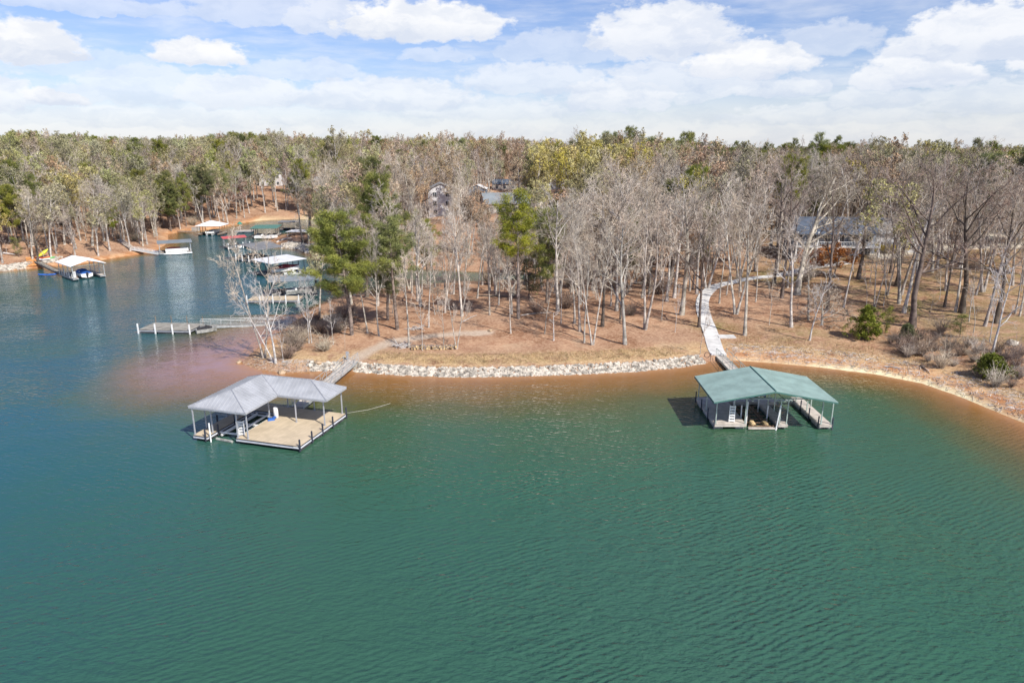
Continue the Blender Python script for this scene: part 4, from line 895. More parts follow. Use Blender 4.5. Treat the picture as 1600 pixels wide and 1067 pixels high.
def lathe(mb, c, prof, n=14, m=0): mb.loft([[(c[0] + r * math.cos(a), c[1] + r * math.sin(a), c[2] + z) for a in np.arange(n) * 2 * math.pi / n] for r, z in prof], m)
gm = gd.matrix_basis if False else Matrix.Translation((o.x, o.y, 0)) @ Matrix.Rotation(R(-16.17), 4, 'Z')
def gloc(x, y, z): return gm @ Vector((x, y, z))
b = MB(); lathe(b, (0, 0, 0), [(.2, 0), (.24, .04), (.24, 1.0), (.2, 1.12), (.1, 1.17)]); t = b.build('storage_barrel', M['white'], None, True); t.location = gloc(-6.1, 5.45, .6); tag(t, 'white upright barrel by a post on the tan deck', 'barrel')
b = MB(); b.box((0, 0, .09), (.7, .5, .18), .4, taper=.8); b.box((.25, .2, .2), (.4, .3, .12), .9, taper=.7); t = b.build('folded_tarp', M['blue']); t.location = gloc(-6.25, 4.8, .6); tag(t, 'small blue folded tarp beside the white barrel on the tan deck', 'tarp')
b = MB(); pr_ = [gloc(.1, 8.3, .75)] + [P(545, 645, .1), P(575, 640, .02), P(590, 636, .02), P(610, 630, .02)]; b.tube([tuple(q) for q in pr_], .014, 4); t = b.build('mooring_rope', M['rope']); tag(t, 'pale mooring rope running right from the grey-roofed dock', 'rope')

# --- gangways
def gangway(p0, p1, w, label, mat, rail, side_h=1.05, truss=True, n=6):
    p0, p1 = Vector(p0), Vector(p1); d = p1 - p0; L = d.length; yaw = math.atan2(d.y, d.x); pit = -math.asin(d.z / L)
    g = empty('gangway', p0, yaw, label, 'gangway'); g.rotation_euler = (0, pit, yaw)
    b = MB(); b.b6(0, L, -w / 2, w / 2, -.04, 0); b.build('walkway', M[mat], g)
    b = MB(); b.b6(0, L, -w / 2 - .05, -w / 2 - .002, -.28, .03); b.b6(0, L, w / 2 + .002, w / 2 + .05, -.28, .03); b.build('side_beam', M[rail], g)
    for s in (-1, 1):
        b = MB(); y = s * (w / 2 + .03); b.bar((0, y, side_h), (L, y, side_h), .035); b.bar((0, y, side_h * .5), (L, y, side_h * .5), .02)
        for i in range(n + 1): b.bar((L * i / n, y, 0), (L * i / n, y, side_h), .028)
        if truss:
            for i in range(n): b.bar((L * i / n, y, 0 if i % 2 else side_h), (L * (i + 1) / n, y, side_h if i % 2 else 0), .022)
        b.build('handrail', M[rail], g)
    return g
ga = hit(553, 565); gangway((ga.x, ga.y, ga.z + .15), gloc(-5.6, 8.5, .72), 1.1, 'grey gangway with open railings from the stone bank down to the grey-roofed dock', 'woodw', 'alu', n=9)
gp = hit(1122, 557); 
# --- green roofed dock
o2 = P(1117, 662, .6); YG = R(-.6); rd = empty('boat_dock', (o2.x, o2.y, 0), YG, 'floating two-slip dock with pale green gable roof, nearest on the right', 'boat dock')
g2 = Matrix.Translation((o2.x, o2.y, 0)) @ Matrix.Rotation(YG, 4, 'Z')
gangway((gp.x + .3, gp.y - .2, gp.z + .12), g2 @ Vector((6.9, 7.6, .75)), 1.2, 'weathered wooden gangway with green railings from the concrete path to the green-roofed dock', 'woodw', 'green_steel', n=5)
deck_parts(rd, [(0, 3.05, 0, 7.6), (3.05, 8.2, 6.2, 7.6), (6.25, 7.1, 0, 6.2), (10.3, 11.45, 0, 7.7)], 'woodw', trim='woodw', band='woodw', flo='float')
b = MB(); b.b6(8.2, 10.3, 6.9, 7.2, .35, .5); b.build('cross_beam', M['green_steel'], rd)
rf = MB(); rb = MB(); l0, l1, r0_, r1_, k0, k1_ = (-.65, -1.35, 3.4), (-.65, 6.4, 3.4), (11.15, -1.35, 3.4), (11.15, 6.4, 3.4), (5.1, -1.35, 4.5), (5.1, 6.4, 4.5)
for pl in ((l1, l0, k0, k1_), (r0_, r1_, k1_, k0)): sheet(rf, pl, .06); ribs(rb, pl, .3, .03, .012)
ro = rf.build('roof', M['roofteal'], rd); rb.build('roof_seam', M['roofteal'], ro); b = MB(); b.tube([k0, k1_], .08, 6); b.build('ridge_cap', M['tealtrim'], ro)
b = MB()
for a, c in ((l0, k0), (k0, r0_), (l1, k1_), (k1_, r1_)): 
    for s in (.03,): b.loft([[(q[0], q[1] - .03, q[2] - .19), (q[0], q[1] + .03, q[2] - .19), (q[0], q[1] + .03, q[2] - .065), (q[0], q[1] - .03, q[2] - .065)] for q in (a, c)])
b.b6(-.68, -.62, -1.3, 6.35, 3.2, 3.335); b.b6(11.12, 11.18, -1.3, 6.35, 3.2, 3.335); b.build('fascia', M['tealtrim'], ro)
b = MB()
for y in (0, 2.1, 4.2, 6.2):
    b.bar((0, y, 3.25), (11, y, 3.25), .06); b.bar((0, y, 3.3), (5.1, y, 4.38), .04); b.bar((11, y, 3.3), (5.1, y, 4.38), .04); b.bar((5.1, y, 3.3), (5.1, y, 4.35), .035)
for x in (.1, 3.2, 6.4, 8.6, 10.9): b.bar((x, -.9, 3.3), (x, 6.2, 3.3), .05)
b.build('roof_frame', M['green_steel'], rd)
for x, y in ((.08, .05), (.08, 3.7), (.08, 7.0), (2.95, .1), (2.95, 3.6), (2.95, 6.6), (6.33, .1), (7.02, .1), (6.33, 3.6), (7.02, 3.6), (6.33, 6.4), (10.38, .05), (11.37, .05), (10.38, 3.6), (10.38, 6.5), (11.37, 5.)): post(rd, x, y, .6, 3.22, 'green_steel', .045)
b = MB(); b.bar((6.33, .1, 2.3), (7.02, .1, 2.3), .035); b.bar((10.38, .05, 3.0), (11.37, .05, 3.0), .035); b.build('post_brace', M['green_steel'], rd)
for x, y in ((-.08, -.05), (-.08, 2.4), (-.08, 5.), (-.08, 7.4), (6.18, .3), (10.24, .3), (11.5, -.02), (10.24, 2.6), (10.24, 4.8)): bumper(rd, x, y, .05, 1.3, 'navy' if x > 0 else 'navy', .05)
ladder(rd, 1.75, .45, .62, 2.35, R(-4), n=6)
for x, y, l in ((3.35, .9, 0), (5.95, -.1, .28)): b = MB(); b.tube([(x, y, -.3), (x + l, y, 2.6)], .075, 8); b.build('guide_pole', M['white'], rd)
for x, y in ((2.95 + .3, 2.3), (5.85, 2.2), (3.2, 4.6), (5.8, 4.8)): b = MB(); b.tube([(x, y, 0), (x, y, 1.7)], .07, 8); b.build('guide_pole', M['white'], rd)
b = MB()
for x in (3.75, 5.5): b.b6(x - .07, x + .07, .2, 5.9, .1, .22)
for y in (.3, 1.2, 2.1, 3.0, 3.9, 4.8, 5.7): b.b6(3.4, 5.9, y - .06, y + .06, .225, .3)
for x in (4.1, 5.1): b.b6(x - .08, x + .08, .3, 5.6, .303, .40)
b.build('lift_frame', M['oldwood'], rd); b = MB()
for x in (3.95, 5.2): b.loft([[(x + r * math.cos(a) * 1.2, .75 + yy, .35 + r * math.sin(a)) for a in np.arange(8) * math.pi / 4] for yy, r in ((-.4, .1), (-.3, .2), (.4, .22), (.55, .1))])
b.build('lift_tank', M['straw'], rd)
b = MB(); b.b6(3.3, 6.1, -.12, .1, .08, .24); b.build('front_beam', M['woodw'], rd)

# --- loft hulls, boats and small craft
def hull_rings(L, Wd, Hh, bow=.35, n=9, z0=-.15):
    rg = []
    for i in range(n):
        t = i / (n - 1); w = Wd / 2 * (min(1, (1 - t) / bow) ** .6 if t > 1 - bow else 1.) ; w = max(w, .03); zz = Hh * (1 + .25 * t * t); kz = z0 + .35 * Hh * max(0, t - .7) / .3
        rg.append([(t * L, -w, zz), (t * L, -w * .92, z0 + Hh * .35), (t * L, 0, kz), (t * L, w * .92, z0 + Hh * .35), (t * L, w, zz)])
    return rg
bn = [0]
def motor_boat(loc, rz, label, L=6.2, Wd=2.3, cover=None, hullm='white', group=None):
    g = empty('motor_boat', loc, rz, label, 'boat', group); b = MB(); b.loft(hull_rings(L, Wd, .75)); b.build('hull', M[hullm], g, False)
    b = MB(); b.b6(.3, L * .55, -Wd * .36, Wd * .36, .7, .78); b.b6(L * .3, L * .36, -Wd * .38, -Wd * .1, .78, 1.15); b.b6(L * .3, L * .36, Wd * .1, Wd * .38, .78, 1.15); b.build('seat', M['white'], g)
    b = MB(); b.loft([[(L * .52, -Wd * .4, .78), (L * .46, -Wd * .33, 1.3), (L * .46, Wd * .33, 1.3), (L * .52, Wd * .4, .78)], [(L * .54, -Wd * .4, .78), (L * .48, -Wd * .33, 1.3), (L * .48, Wd * .33, 1.3), (L * .54, Wd * .4, .78)]]); b.build('windshield', M['glass'], g)
    if cover:
        rg = [[(t * L, -w, .74), (t * L, -w * .6, .74 + h), (t * L, 0, .82 + h * 1.1), (t * L, w * .6, .74 + h), (t * L, w, .74)] for t, w, h in ((.01, Wd * .47, .12), (.2, Wd * .51, .35), (.5, Wd * .51, .62), (.7, Wd * .45, .4), (.97, .08, .25))]
        b = MB(); b.loft(rg); b.build('cover', M[cover], g, True)
    b = MB(); b.box((-.25, 0, .75), (.45, .4, .55), 0, taper=.75); b.box((-.2, 0, .2), (.18, .14, .8)); b.build('outboard_motor', M['black'], g); return g
def pontoon_boat(loc, rz, label, L=6.5, Wd=2.5, top='maroon'):
    g = empty('pontoon_boat', loc, rz, label, 'boat')
    for s in (-1, 1): b = MB(); b.tube([(0, s * .8, .1), (L * .85, s * .8, .1), (L, s * .8, .28)], [.3, .3, .08], 10); b.build('pontoon', M['alu'], g, True)
    b = MB(); b.b6(0, L * .95, -Wd / 2, Wd / 2, .42, .5); b.build('deck', M['float'], g)
    b = MB()
    for a in ((0, L * .95, -Wd / 2, -Wd / 2 + .05), (0, L * .95, Wd / 2 - .05, Wd / 2), (L * .9, L * .95, -Wd / 2 + .05, Wd / 2 - .05)): b.b6(*a, .5, 1.15)
    b.build('side_panel', M['white'], g); b = MB(); b.b6(L * .1, L * .3, -Wd * .4, Wd * .4, .5, .95); b.b6(L * .6, L * .85, -Wd * .42, -Wd * .2, .5, .95); b.b6(L * .6, L * .85, Wd * .2, Wd * .42, .5, .95); b.build('seat', M['white'], g)
    if top: b = MB(); b.loft([[(x, -Wd * .48, z), (x, 0, z + .12), (x, Wd * .48, z), (x, 0, z + .05)] for x, z in ((L * .08, 1.25), (L * .3, 1.4), (L * .62, 1.3))]); b.build('cover', M[top], g, True)
    return g
def jet_ski(loc, rz, label, mat='white', group=None):
    g = empty('jet_ski', loc, rz, label, 'jet ski', group); b = MB(); b.loft(hull_rings(2.9, 1.1, .45, .5)); b.build('hull', M[mat], g); b = MB(); b.loft([[(x, -w, .45), (x, -w * .7, z), (x, w * .7, z), (x, w, .45)] for x, w, z in ((.2, .22, .8), (1.3, .2, .85), (1.5, .28, .95), (2.3, .2, .7))]); b.build('seat', M['black'], g)
    b = MB(); b.bar((1.55, 0, .8), (1.45, 0, 1.1), .04); b.bar((1.45, -.35, 1.12), (1.45, .35, 1.12), .03); b.build('handlebar', M['black'], g); return g
def kayak(loc, rz, mat, label, L=3., Wd=.75, tilt=(0, 0), name='kayak', cat='kayak'):
    g = empty(name, loc, rz, label, cat); g.rotation_euler = (tilt[0], tilt[1], rz); rg = []
    for i in range(9):
        t = i / 8; w = max(.02, Wd / 2 * math.sin(math.pi * min(max(t, .02), .98)) ** .6); z = .12 * abs(t - .5) * 2; rg.append([(t * L, w * math.cos(a), .16 + z + .16 * math.sin(a)) for a in np.arange(8) * math.pi / 4])
    b = MB(); b.loft(rg); b.build('hull', M[mat], g, True); b = MB(); b.tube([(L * .42 + .35 * math.cos(a), .2 * math.sin(a), .33) for a in np.linspace(0, 6.28, 11)], .03, 4); b.build('cockpit_rim', M['black'], g); return g

# --- docks of the cove
def far_dock(p0, yaw, Wd, D, label, roof='gable', rmat='roofmid', zr=3., rise=.9, along='v', slips=1, dm='wood', pm_='metal', over=.35, posts=True, back=1.3, fing=1.0, bump=0):
    """p0 is the corner on the left of the opening; u along the opening, v away from it"""
    g = empty('boat_dock', (p0[0], p0[1], 0), yaw, label, 'boat dock', 'covered docks of the cove' if roof else None); rects = [(0, Wd, D - back, D)]
    if slips == 0: rects = [(0, Wd, 0, D)]
    else:
        sw = (Wd - fing * (slips + 1)) / slips
        for i in range(slips + 1): rects.append((i * (sw + fing), i * (sw + fing) + fing, 0, D - back))
    deck_parts(g, rects, dm, trim='navy', band=pm_, flo='floatd')
    if roof:
        x0, x1, y0, y1 = -over, Wd + over, -over, D + over; z1 = zr + rise; b = MB(); c = MB(); xm, ym = (x0 + x1) / 2, (y0 + y1) / 2
        if roof == 'gable':
            pls = (((x0, y1, zr), (x0, y0, zr), (xm, y0, z1), (xm, y1, z1)), ((x1, y0, zr), (x1, y1, zr), (xm, y1, z1), (xm, y0, z1))) if along == 'v' else (((x0, y0, zr), (x1, y0, zr), (x1, ym, z1), (x0, ym, z1)), ((x1, y1, zr), (x0, y1, zr), (x0, ym, z1), (x1, ym, z1)))
        elif roof == 'hip':
            h = min(x1 - x0, y1 - y0) / 2
            if x1 - x0 > y1 - y0: a, e = (x0 + h, ym, z1), (x1 - h, ym, z1); pls = (((x0, y0, zr), (x1, y0, zr), e, a), ((x1, y1, zr), (x0, y1, zr), a, e), ((x0, y1, zr), (x0, y0, zr), a), ((x1, y0, zr), (x1, y1, zr), e))
            else: a, e = (xm, y0 + h, z1), (xm, y1 - h, z1); pls = (((x0, y1, zr), (x0, y0, zr), a, e), ((x1, y0, zr), (x1, y1, zr), e, a), ((x0, y0, zr), (x1, y0, zr), a), ((x1, y1, zr), (x0, y1, zr), e))
        else: pls = (((x0, y0, zr), (x1, y0, zr), (x1, y1, zr + rise), (x0, y1, zr + rise)),)
        for pl in pls: sheet(b, pl, .08); ribs(c, pl, .6, .06, .03)
        r_ = b.build('roof', M[rmat], g); c.build('roof_seam', M[rmat], r_)
        nx = slips + 1
        for i in range(nx):
            x = i * (Wd - .2) / max(nx - 1, 1) + .1
            for y in np.linspace(.1, D - .1, 4): post(g, x, y, .6, zr - .05 + (rise * y / D if roof == 'shed' else .02), pm_, .06)
        b = MB(); zb = zr - .12
        for x in (.1, Wd - .1): b.bar((x, 0, zb), (x, D, zb + (rise if roof == 'shed' else 0)), .06)
        b.bar((0, .1, zb), (Wd, .1, zb), .06); b.bar((0, D - .1, zb + (rise if roof == 'shed' else 0)), (Wd, D - .1, zb + (rise if roof == 'shed' else 0)), .06); b.build('roof_frame', M[pm_], g)
    for i in range(bump):
        bumper(g, Wd * i / max(bump - 1, 1), -.08, .0, 1.5, 'white', .08)
    return g
def L2(g, x, y, z=0.):
    return Matrix.Translation(g.location) @ Matrix.Rotation(g.rotation_euler.z, 4, 'Z') @ Vector((x, y, z))
# white gabled dock, far left shore
d1 = far_dock((-89.8, 142.2), R(47.7), 6.1, 8.8, 'white gable-roofed dock beside the stone bank at the far left', 'gable', 'roofwhite', 3.1, 1.0, 'v', 1, 'woodw', 'alu')
for i in range(6): b = MB(); b.bar((-.05, .3 + i * 1.6, .6), (-.05, .3 + i * 1.6, 1.5), .05); b.build('rail_post', M['white'], d1)
ladder(d1, .5, .7, .6, 1.9, 0)
motor_boat(L2(d1, 3.0, 1.2, .35), R(137.7), 'motor boat under a blue cover in the white-roofed dock at the far left', cover='blue', L=5.6)
kayak(P(60, 431, 0), R(12), 'blue', 'blue and white paddle craft floating left of the far left dock', 4.0, 1.2)
gangway(tuple(hit(58, 414) + Vector((0, 0, .3))), tuple(L2(d1, .3, 8.8, .65)), 1.0, 'dark gangway between the far left bank and the white-roofed dock', 'woodgrey', 'navy', .3, False)
q = hit(52, 411); b = MB(); b.b6(-3.2, 2.2, -1.2, 1.2, -.08, 0); b.b6(-3.2, 2.2, -1.25, -1.2, -.2, .05); t = b.build('boat_ramp', M['orangepaint']); t.location = q + Vector((0, 0, .25)); t.rotation_euler = (0, R(14), R(-55)); tag(t, 'orange-brown wooden ramp on the far left bank', 'ramp')
kayak(hit(60, 404) + Vector((0, 0, .35)), R(60), 'kyel', 'yellow kayak leaning against a tree on the far left bank', 2.8, .8, (R(50), R(-30))); kayak(hit(54, 405.5) + Vector((0, 0, .1)), R(20), 'kred', 'red kayak lying on the far left bank', 3.2, .8); kayak(hit(62, 406) + Vector((0, 0, .1)), R(30), 'kgreen', 'green kayak lying on the far left bank', 3.0, .8); kayak(hit(57, 407.5) + Vector((0, 0, .1)), R(10), 'white', 'white kayak lying on the far left bank', 3.0, .8)
# fallen log on that bank
q0, q1 = hit(-4, 396.5), hit(24, 399.5); b = MB(); b.tube([tuple(q0 + Vector((0, 0, .3))), tuple((q0 + q1) / 2 + Vector((0, 0, .35))), tuple(q1 + Vector((0, 0, .25)))], [.22, .18, .1], 7); t = b.build('fallen_log', M['barkpale'], None, True); tag(t, 'pale fallen log on the far left bank', 'log')
# grey shed-roofed dock with red boat
d2 = far_dock((-89., 177.3), R(27), 7.4, 4.8, 'flat grey-roofed dock with a white gangway on the left cove shore', 'shed', 'roofmid', 3.0, .15, 'v', 1, 'wood', 'alu', back=1.)
pontoon_boat(L2(d2, 1.4, 1.6, .25), R(27), 'pontoon boat under a red cover in the flat grey-roofed dock', 5.6, 2.1, 'maroon')
kayak(P(247, 399, 0), R(20), 'white', 'long white floating mat in front of the flat grey-roofed dock', 8.0, 1.1, name='float_mat', cat='float'); kayak(P(240, 394.5, 0) , R(10), 'blue', 'blue kayak left of the flat grey-roofed dock', 3.2, .8)
q = hit(207, 391); gangway(tuple(q + Vector((0, 0, .4))), P(250, 396, .5), 1.1, 'white gangway on the left cove shore leading to the flat grey-roofed dock', 'alu', 'white', .5, False)
q2 = hit(187, 376); b = MB()
for s in (-.7, .7): b.bar((0, s, 0), ((q - q2).length, s, 0), .09)
for i in range(12): b.b6(.3 + i * .9, .6 + i * .9, -.65, .65, -.05, .03)
dv = q - q2; t = b.build('shore_stairs', M['woodw']); t.location = q2 + Vector((0, 0, .4)); t.rotation_euler = (0, -math.asin(dv.z / dv.length), math.atan2(dv.y, dv.x)); tag(t, 'pale wooden stairs climbing the left cove bank', 'stairs')
# white hip roofed dock deeper in the cove
d3 = far_dock((-96.6, 217), R(0), 7.1, 6, 'white-roofed dock farthest up the left cove shore', 'hip', 'roofwhite', 3., 1.3, 'v', 1, 'wood', 'oldwood')
pontoon_boat(L2(d3, 3.6, .2, .2), R(90), 'white pontoon boat in the white-roofed dock up the cove', 6, 2.4, None)
b = MB(); b.b6(-1.1, 1.1, -.5, .5, 0, 1.1); b.b6(-1.15, 1.15, -.55, .55, 1.1, 1.18); t = b.build('dock_box', M['walltan']); t.location = P(306, 361, .3); tag(t, 'pale box standing left of the white-roofed dock up the cove', 'box')
pl = far_dock((-88, 224), R(5), 5.5, 3.2, 'low tan dock right of the white-roofed dock up the cove', None, slips=0, dm='woodw')
g = empty('umbrella', (-86.5, 225.5, .6), 0, 'green umbrella on the low tan dock up the cove', 'umbrella'); b = MB(); b.bar((0, 0, 0), (0, 0, 2.4), .04); b.build('pole', M['white'], g); b = MB(); lathe(b, (0, 0, 2.1), [(.9, 0), (.6, .35), (.05, .75)], 8); b.build('canopy', M['teal'], g)
gangway(tuple(hit(279, 363) + Vector((0, 0, .2))), P(306, 362, .5), 1.1, 'low walkway left of the white-roofed dock up the cove', 'woodw', 'oldwood', .3, False)
# right-hand side of the cove
d4 = far_dock((-77.6, 210.5), R(7), 7.2, 7.8, 'dock with a flat dark green roof at the back of the cove', 'shed', 'greenroof', 3.0, .15, 'v', 1, 'woodw', 'navy'); motor_boat(L2(d4, 1.2, -1.2, .2), R(5), 'white motor boat in front of the dark green-roofed dock', 6.6, 2.3)
d5 = far_dock((-75.6, 187.2), R(38), 6., 4.5, 'narrow red-roofed dock on the right side of the cove', None, slips=1, dm='woodgrey'); b = MB(); sheet(b, [(-.2, 3.1, 2.6), (6.2, 3.1, 2.6), (6.2, 5.1, 3.0), (-.2, 5.1, 3.0)]); b.build('roof', M['redroof'], d5)
for x in (.1, 2.9, 5.9): post(d5, x, 3.4, .6, 2.6, 'metal'); post(d5, x, 4.4, .6, 2.8, 'metal')
for x in (.1, 2, 4, 5.8): bumper(d5, x, 0, .1, 1.7, 'white', .1)
jet_ski(L2(d5, 3.2, .3, .3), R(128), 'white jet ski on the narrow red-roofed dock'); 
d6 = far_dock((-59.5, 164.2), R(56), 6.8, 11.6, 'large dark grey-roofed dock in the middle of the cove docks', 'gable', 'roofdark', 3.3, .85, 'u', 1, 'woodgrey', 'alu'); motor_boat(L2(d6, 3.4, 2.2, .35), R(146), 'dark-hulled motor boat under the large dark grey roof', 6.4, 2.3, 'black', 'navy')
for y in (1., 3.5, 6, 8.5): bumper(d6, -.1, y, .1, 1.6, 'white', .09)
d8 = far_dock((-50.4, 145.9), R(52), 8.4, 6.4, 'white shed-roofed dock nearest the end of the cove docks', 'shed', 'roofwhite', 3.1, .25, 'v', 1, 'woodgrey', 'navy'); motor_boat(L2(d8, 2., 3.2, .6), R(40), 'white motor boat with maroon cover under the white shed roof', 6.4, 2.3, 'maroon'); motor_boat(P(444, 432.5, 0), R(22), 'open white motor boat floating in front of the white shed-roofed dock', 6.0, 2.2)
d9 = far_dock((-43.8, 125.6), R(18), 8.2, 6., 'grey low-roofed dock just behind the tan platform', 'hip', 'roofmid', 3.1, .6, 'v', 1, 'woodgrey', 'navy'); motor_boat(L2(d9, 2.4, 1.4, .3), R(30), 'grey motor boat under the low grey roof behind the tan platform', 5.8, 2.1, None, 'float')
d10 = far_dock((-46.6, 121.2), R(3), 9., 3.6, 'open tan platform dock with white posts behind the white tree', None, slips=0, dm='deck', bump=5)
d11 = far_dock((-55.4, 101.0), R(-4), 7.9, 4.3, 'open grey plank dock standing alone in the cove mouth', None, slips=0, dm='woodgrey', bump=4)
for i in range(4): b = MB(); b.bar((.2 + i * 2.5, 4.35, .2), (.2 + i * 2.5, 4.35, 1.7), .05); b.build('mooring_pole', M['oldwood'], d11)
jet_ski(L2(d11, 8.6, .4, .1), R(35), 'jet ski moored at the right end of the open grey plank dock', 'float')
q = hit(452, 506); gangway(tuple(q + Vector((0, 0, .1))), tuple(L2(d11, 8., 3.0, .55)), 1.0, 'long low grey gangway from the point to the open plank dock', 'woodgrey', 'alu', .9, False, 9)
d12 = far_dock((-75.3, 229), R(3), 5.8, 4.5, 'small dark-roofed dock at the very back of the cove', 'shed', 'roofdark', 2.9, .1, 'v', 1, 'wood', 'navy')
d13 = far_dock((-66., 207.5), R(-5), 7.0, 4.5, 'low dock with a thin white canopy right of the dark green roof', 'shed', 'roofwhite', 2.4, .05, 'v', 1, 'woodw', 'alu')
# boulders on the cove shore by the dark-roofed dock
cb = hits([(445, 386), (462, 388), (480, 390), (490, 394)]); pts = []
for i in range(260): a = rr.randint(0, 3); t = rr.rand(); p_, q_ = cb[a], cb[a + 1]; pts.append((p_[0] * (1 - t) + q_[0] * t + rr.uniform(-1.6, 1.6), p_[1] * (1 - t) + q_[1] * t + rr.uniform(-1, 3.2)))
tag(stones('cove_riprap', pts, .3, .6, M['stone']), kind='stuff')
p_ = hits([(-60, 432), (0, 425.5), (40, 421)]); p2 = hits([(66, 413), (84, 411.5)]); pts = []
for i in range(900):
    l = p_ if rr.rand() < .8 else p2; a = rr.randint(0, len(l) - 1); t = rr.rand(); pts.append((l[a][0] * (1 - t) + l[a + 1][0] * t + rr.uniform(-.5, .5), l[a][1] * (1 - t) + l[a + 1][1] * t + rr.uniform(-.6, 3.2)))
tag(stones('far_bank_riprap', pts, .16, .34, M['stone']), kind='stuff')

# ---------------------------------------------------------------- firewood row, driftwood, small things
lb = MB(); lathe(lb, (0, 0, 0), [(.13, -.22), (.15, -.2), (.15, .2), (.13, .22)], 8); lm = lb.mesh('log', [M['barkpine'], M['straw']], False); lm.transform(Matrix.Rotation(R(90), 4, 'X'))
for p in lm.polygons:
    if abs(p.normal.y) > .9: p.material_index = 1
wl, wr_ = hit(644, 546), hit(712, 545)
for i in range(84):
    t = (i % 42) / 41; row = i // 42; p = wl.lerp(wr_, min(1, max(0, t + rt.uniform(-.01, .01)))); l = bpy.data.objects.new('firewood_log', lm); COL.objects.link(l); s = rt.uniform(.7, 1.3); z = h1(p.x, p.y)
    l.location = (p.x, p.y + rt.uniform(-.25, .25), z + .12 + row * .25 + rt.uniform(-.04, .06)); l.rotation_euler = (rt.uniform(-.2, .2), rt.uniform(0, 3), rt.uniform(-.8, .8)); l.scale = (s, rt.uniform(.7, 1.2), s)
    tag(l, 'cut log in the long firewood row between the shore trees', 'log', 'logs of the firewood row')
def branches(name, loc, n, L, mat, seed, label, cat):
    r_ = np.random.RandomState(seed); b = MB()
    for i in range(n):
        p = np.array([r_.uniform(-L, L) * .6, r_.uniform(-.5, .5), r_.uniform(.02, .45)]); d = np.array([r_.normal(), r_.normal() * .5, r_.normal() * .25]); d *= L * r_.uniform(.3, .8) / np.linalg.norm(d); b.tube([p, p + d * .5 + (0, 0, .05), p + d], [.05, .035, .015], 4)
    o_ = b.build(name, M[mat]); o_.location = loc; return tag(o_, label, cat)
branches('brush_pile', hit(628, 543), 60, 1.6, 'twigpale', 1, 'pile of pale cut branches at the left end of the firewood row', 'brush pile')
branches('brush_pile', hit(650, 515), 40, 1.5, 'twigpale', 2, 'tangle of pale fallen branches on the slope behind the firewood row', 'brush pile')
for i, (a, b_, c, d, r_, lab) in enumerate([(814, 493.5, 862, 489, .09, 'long pale fallen log across the middle of the point'), (724, 503, 745, 493, .07, 'thin fallen branch left of the tall lone pine'), (1438, 572, 1452, 584, .1, 'dark driftwood log on the right shore'), (1382, 573, 1408, 576, .08, 'pale driftwood log lying along the right shore'), (1352, 563, 1366, 560, .06, 'short pale driftwood stick on the right shore'), (745, 463, 810, 465, .14, 'dark fallen trunk by the hidden inlet'), (432, 380, 456, 373, .25, 'bleached fallen trunk at the cove shore behind the dark-roofed dock')]):
    p, q = hit(a, b_), hit(c, d); bb = MB(); m_ = (p + q) / 2; bb.tube([tuple(p + Vector((0, 0, r_))), (m_.x, m_.y, h1(m_.x, m_.y) + r_ * 1.6), tuple(q + Vector((0, 0, r_)))], [r_, r_ * .9, r_ * .5], 6); t = bb.build('fallen_log', M['barkdark' if 'dark ' in lab[:5] else 'barkpale'], None, True); tag(t, lab, 'log')
for i, (a, b_, r_, m_, lab) in enumerate([(766, 517, .42, 'rock', 'grey-brown rock lying on open leaf litter left of centre'), (484, 570, .4, 'stone', 'squared white stone block on the point shore, lower one'), (487, 566, .35, 'stone', 'squared white stone block on the point shore, upper one'), (441, 584, .55, 'rock', 'flat brown rock at the waterline of the point'), (374, 568, .4, 'rock', 'small brown rock in the water off the point tip'), (1582, 538, .7, 'stone', 'flat pale rock in the right yard'), (497, 568, .5, 'rock', 'orange-brown rock beside the white stone blocks')]):
    p = hit(a, b_); bb = MB(); v = stone_verts(r_, rr); v[:, 2] *= .7; bb.add(v, SF); t = bb.build('rock', M[m_]); t.location = (p.x, p.y, max(p.z, 0) + r_ * .2); tag(t, lab, 'rock')
ds = along_shore(1135, 1640, .3, 5.5, 1500) + along_shore(385, 480, .3, 3, 200); dz = batch_h(ds); b = MB()
for (x, y), z in zip(ds, dz):
    a = rr.uniform(0, 3.14); l = rr.uniform(.08, .5); v = np.array([math.cos(a), math.sin(a), rr.normal() * .15]) * l; b.tube([(x - v[0], y - v[1], z + .03), (x + v[0], y + v[1], z + .04 + abs(v[2]))], [.022, .012], 3, cap=False)
tag(b.build('shore_debris', M['barkpale']), kind='stuff')
# stakes and the hose reel hoop by the right gangway
p = hit(1104, 566); b = MB(); b.tube([(.35 * math.cos(a), 0, .4 + .35 * math.sin(a)) for a in np.linspace(0, 6.28, 15)], .035, 5); t = b.build('cable_hoop', M['black']); t.location = (p.x, p.y, .6); tag(t, 'black cable hoop on the stones left of the right gangway', 'cable hoop')
# pedestal on the left bank
p = hit(543, 562); b = MB(); b.b6(-.12, .12, -.1, .1, 0, .8); b.b6(-.16, .16, -.14, .14, .8, 1.05); t = b.build('power_pedestal', M['metal']); t.location = p; tag(t, 'grey power pedestal at the top of the left gangway', 'pedestal')
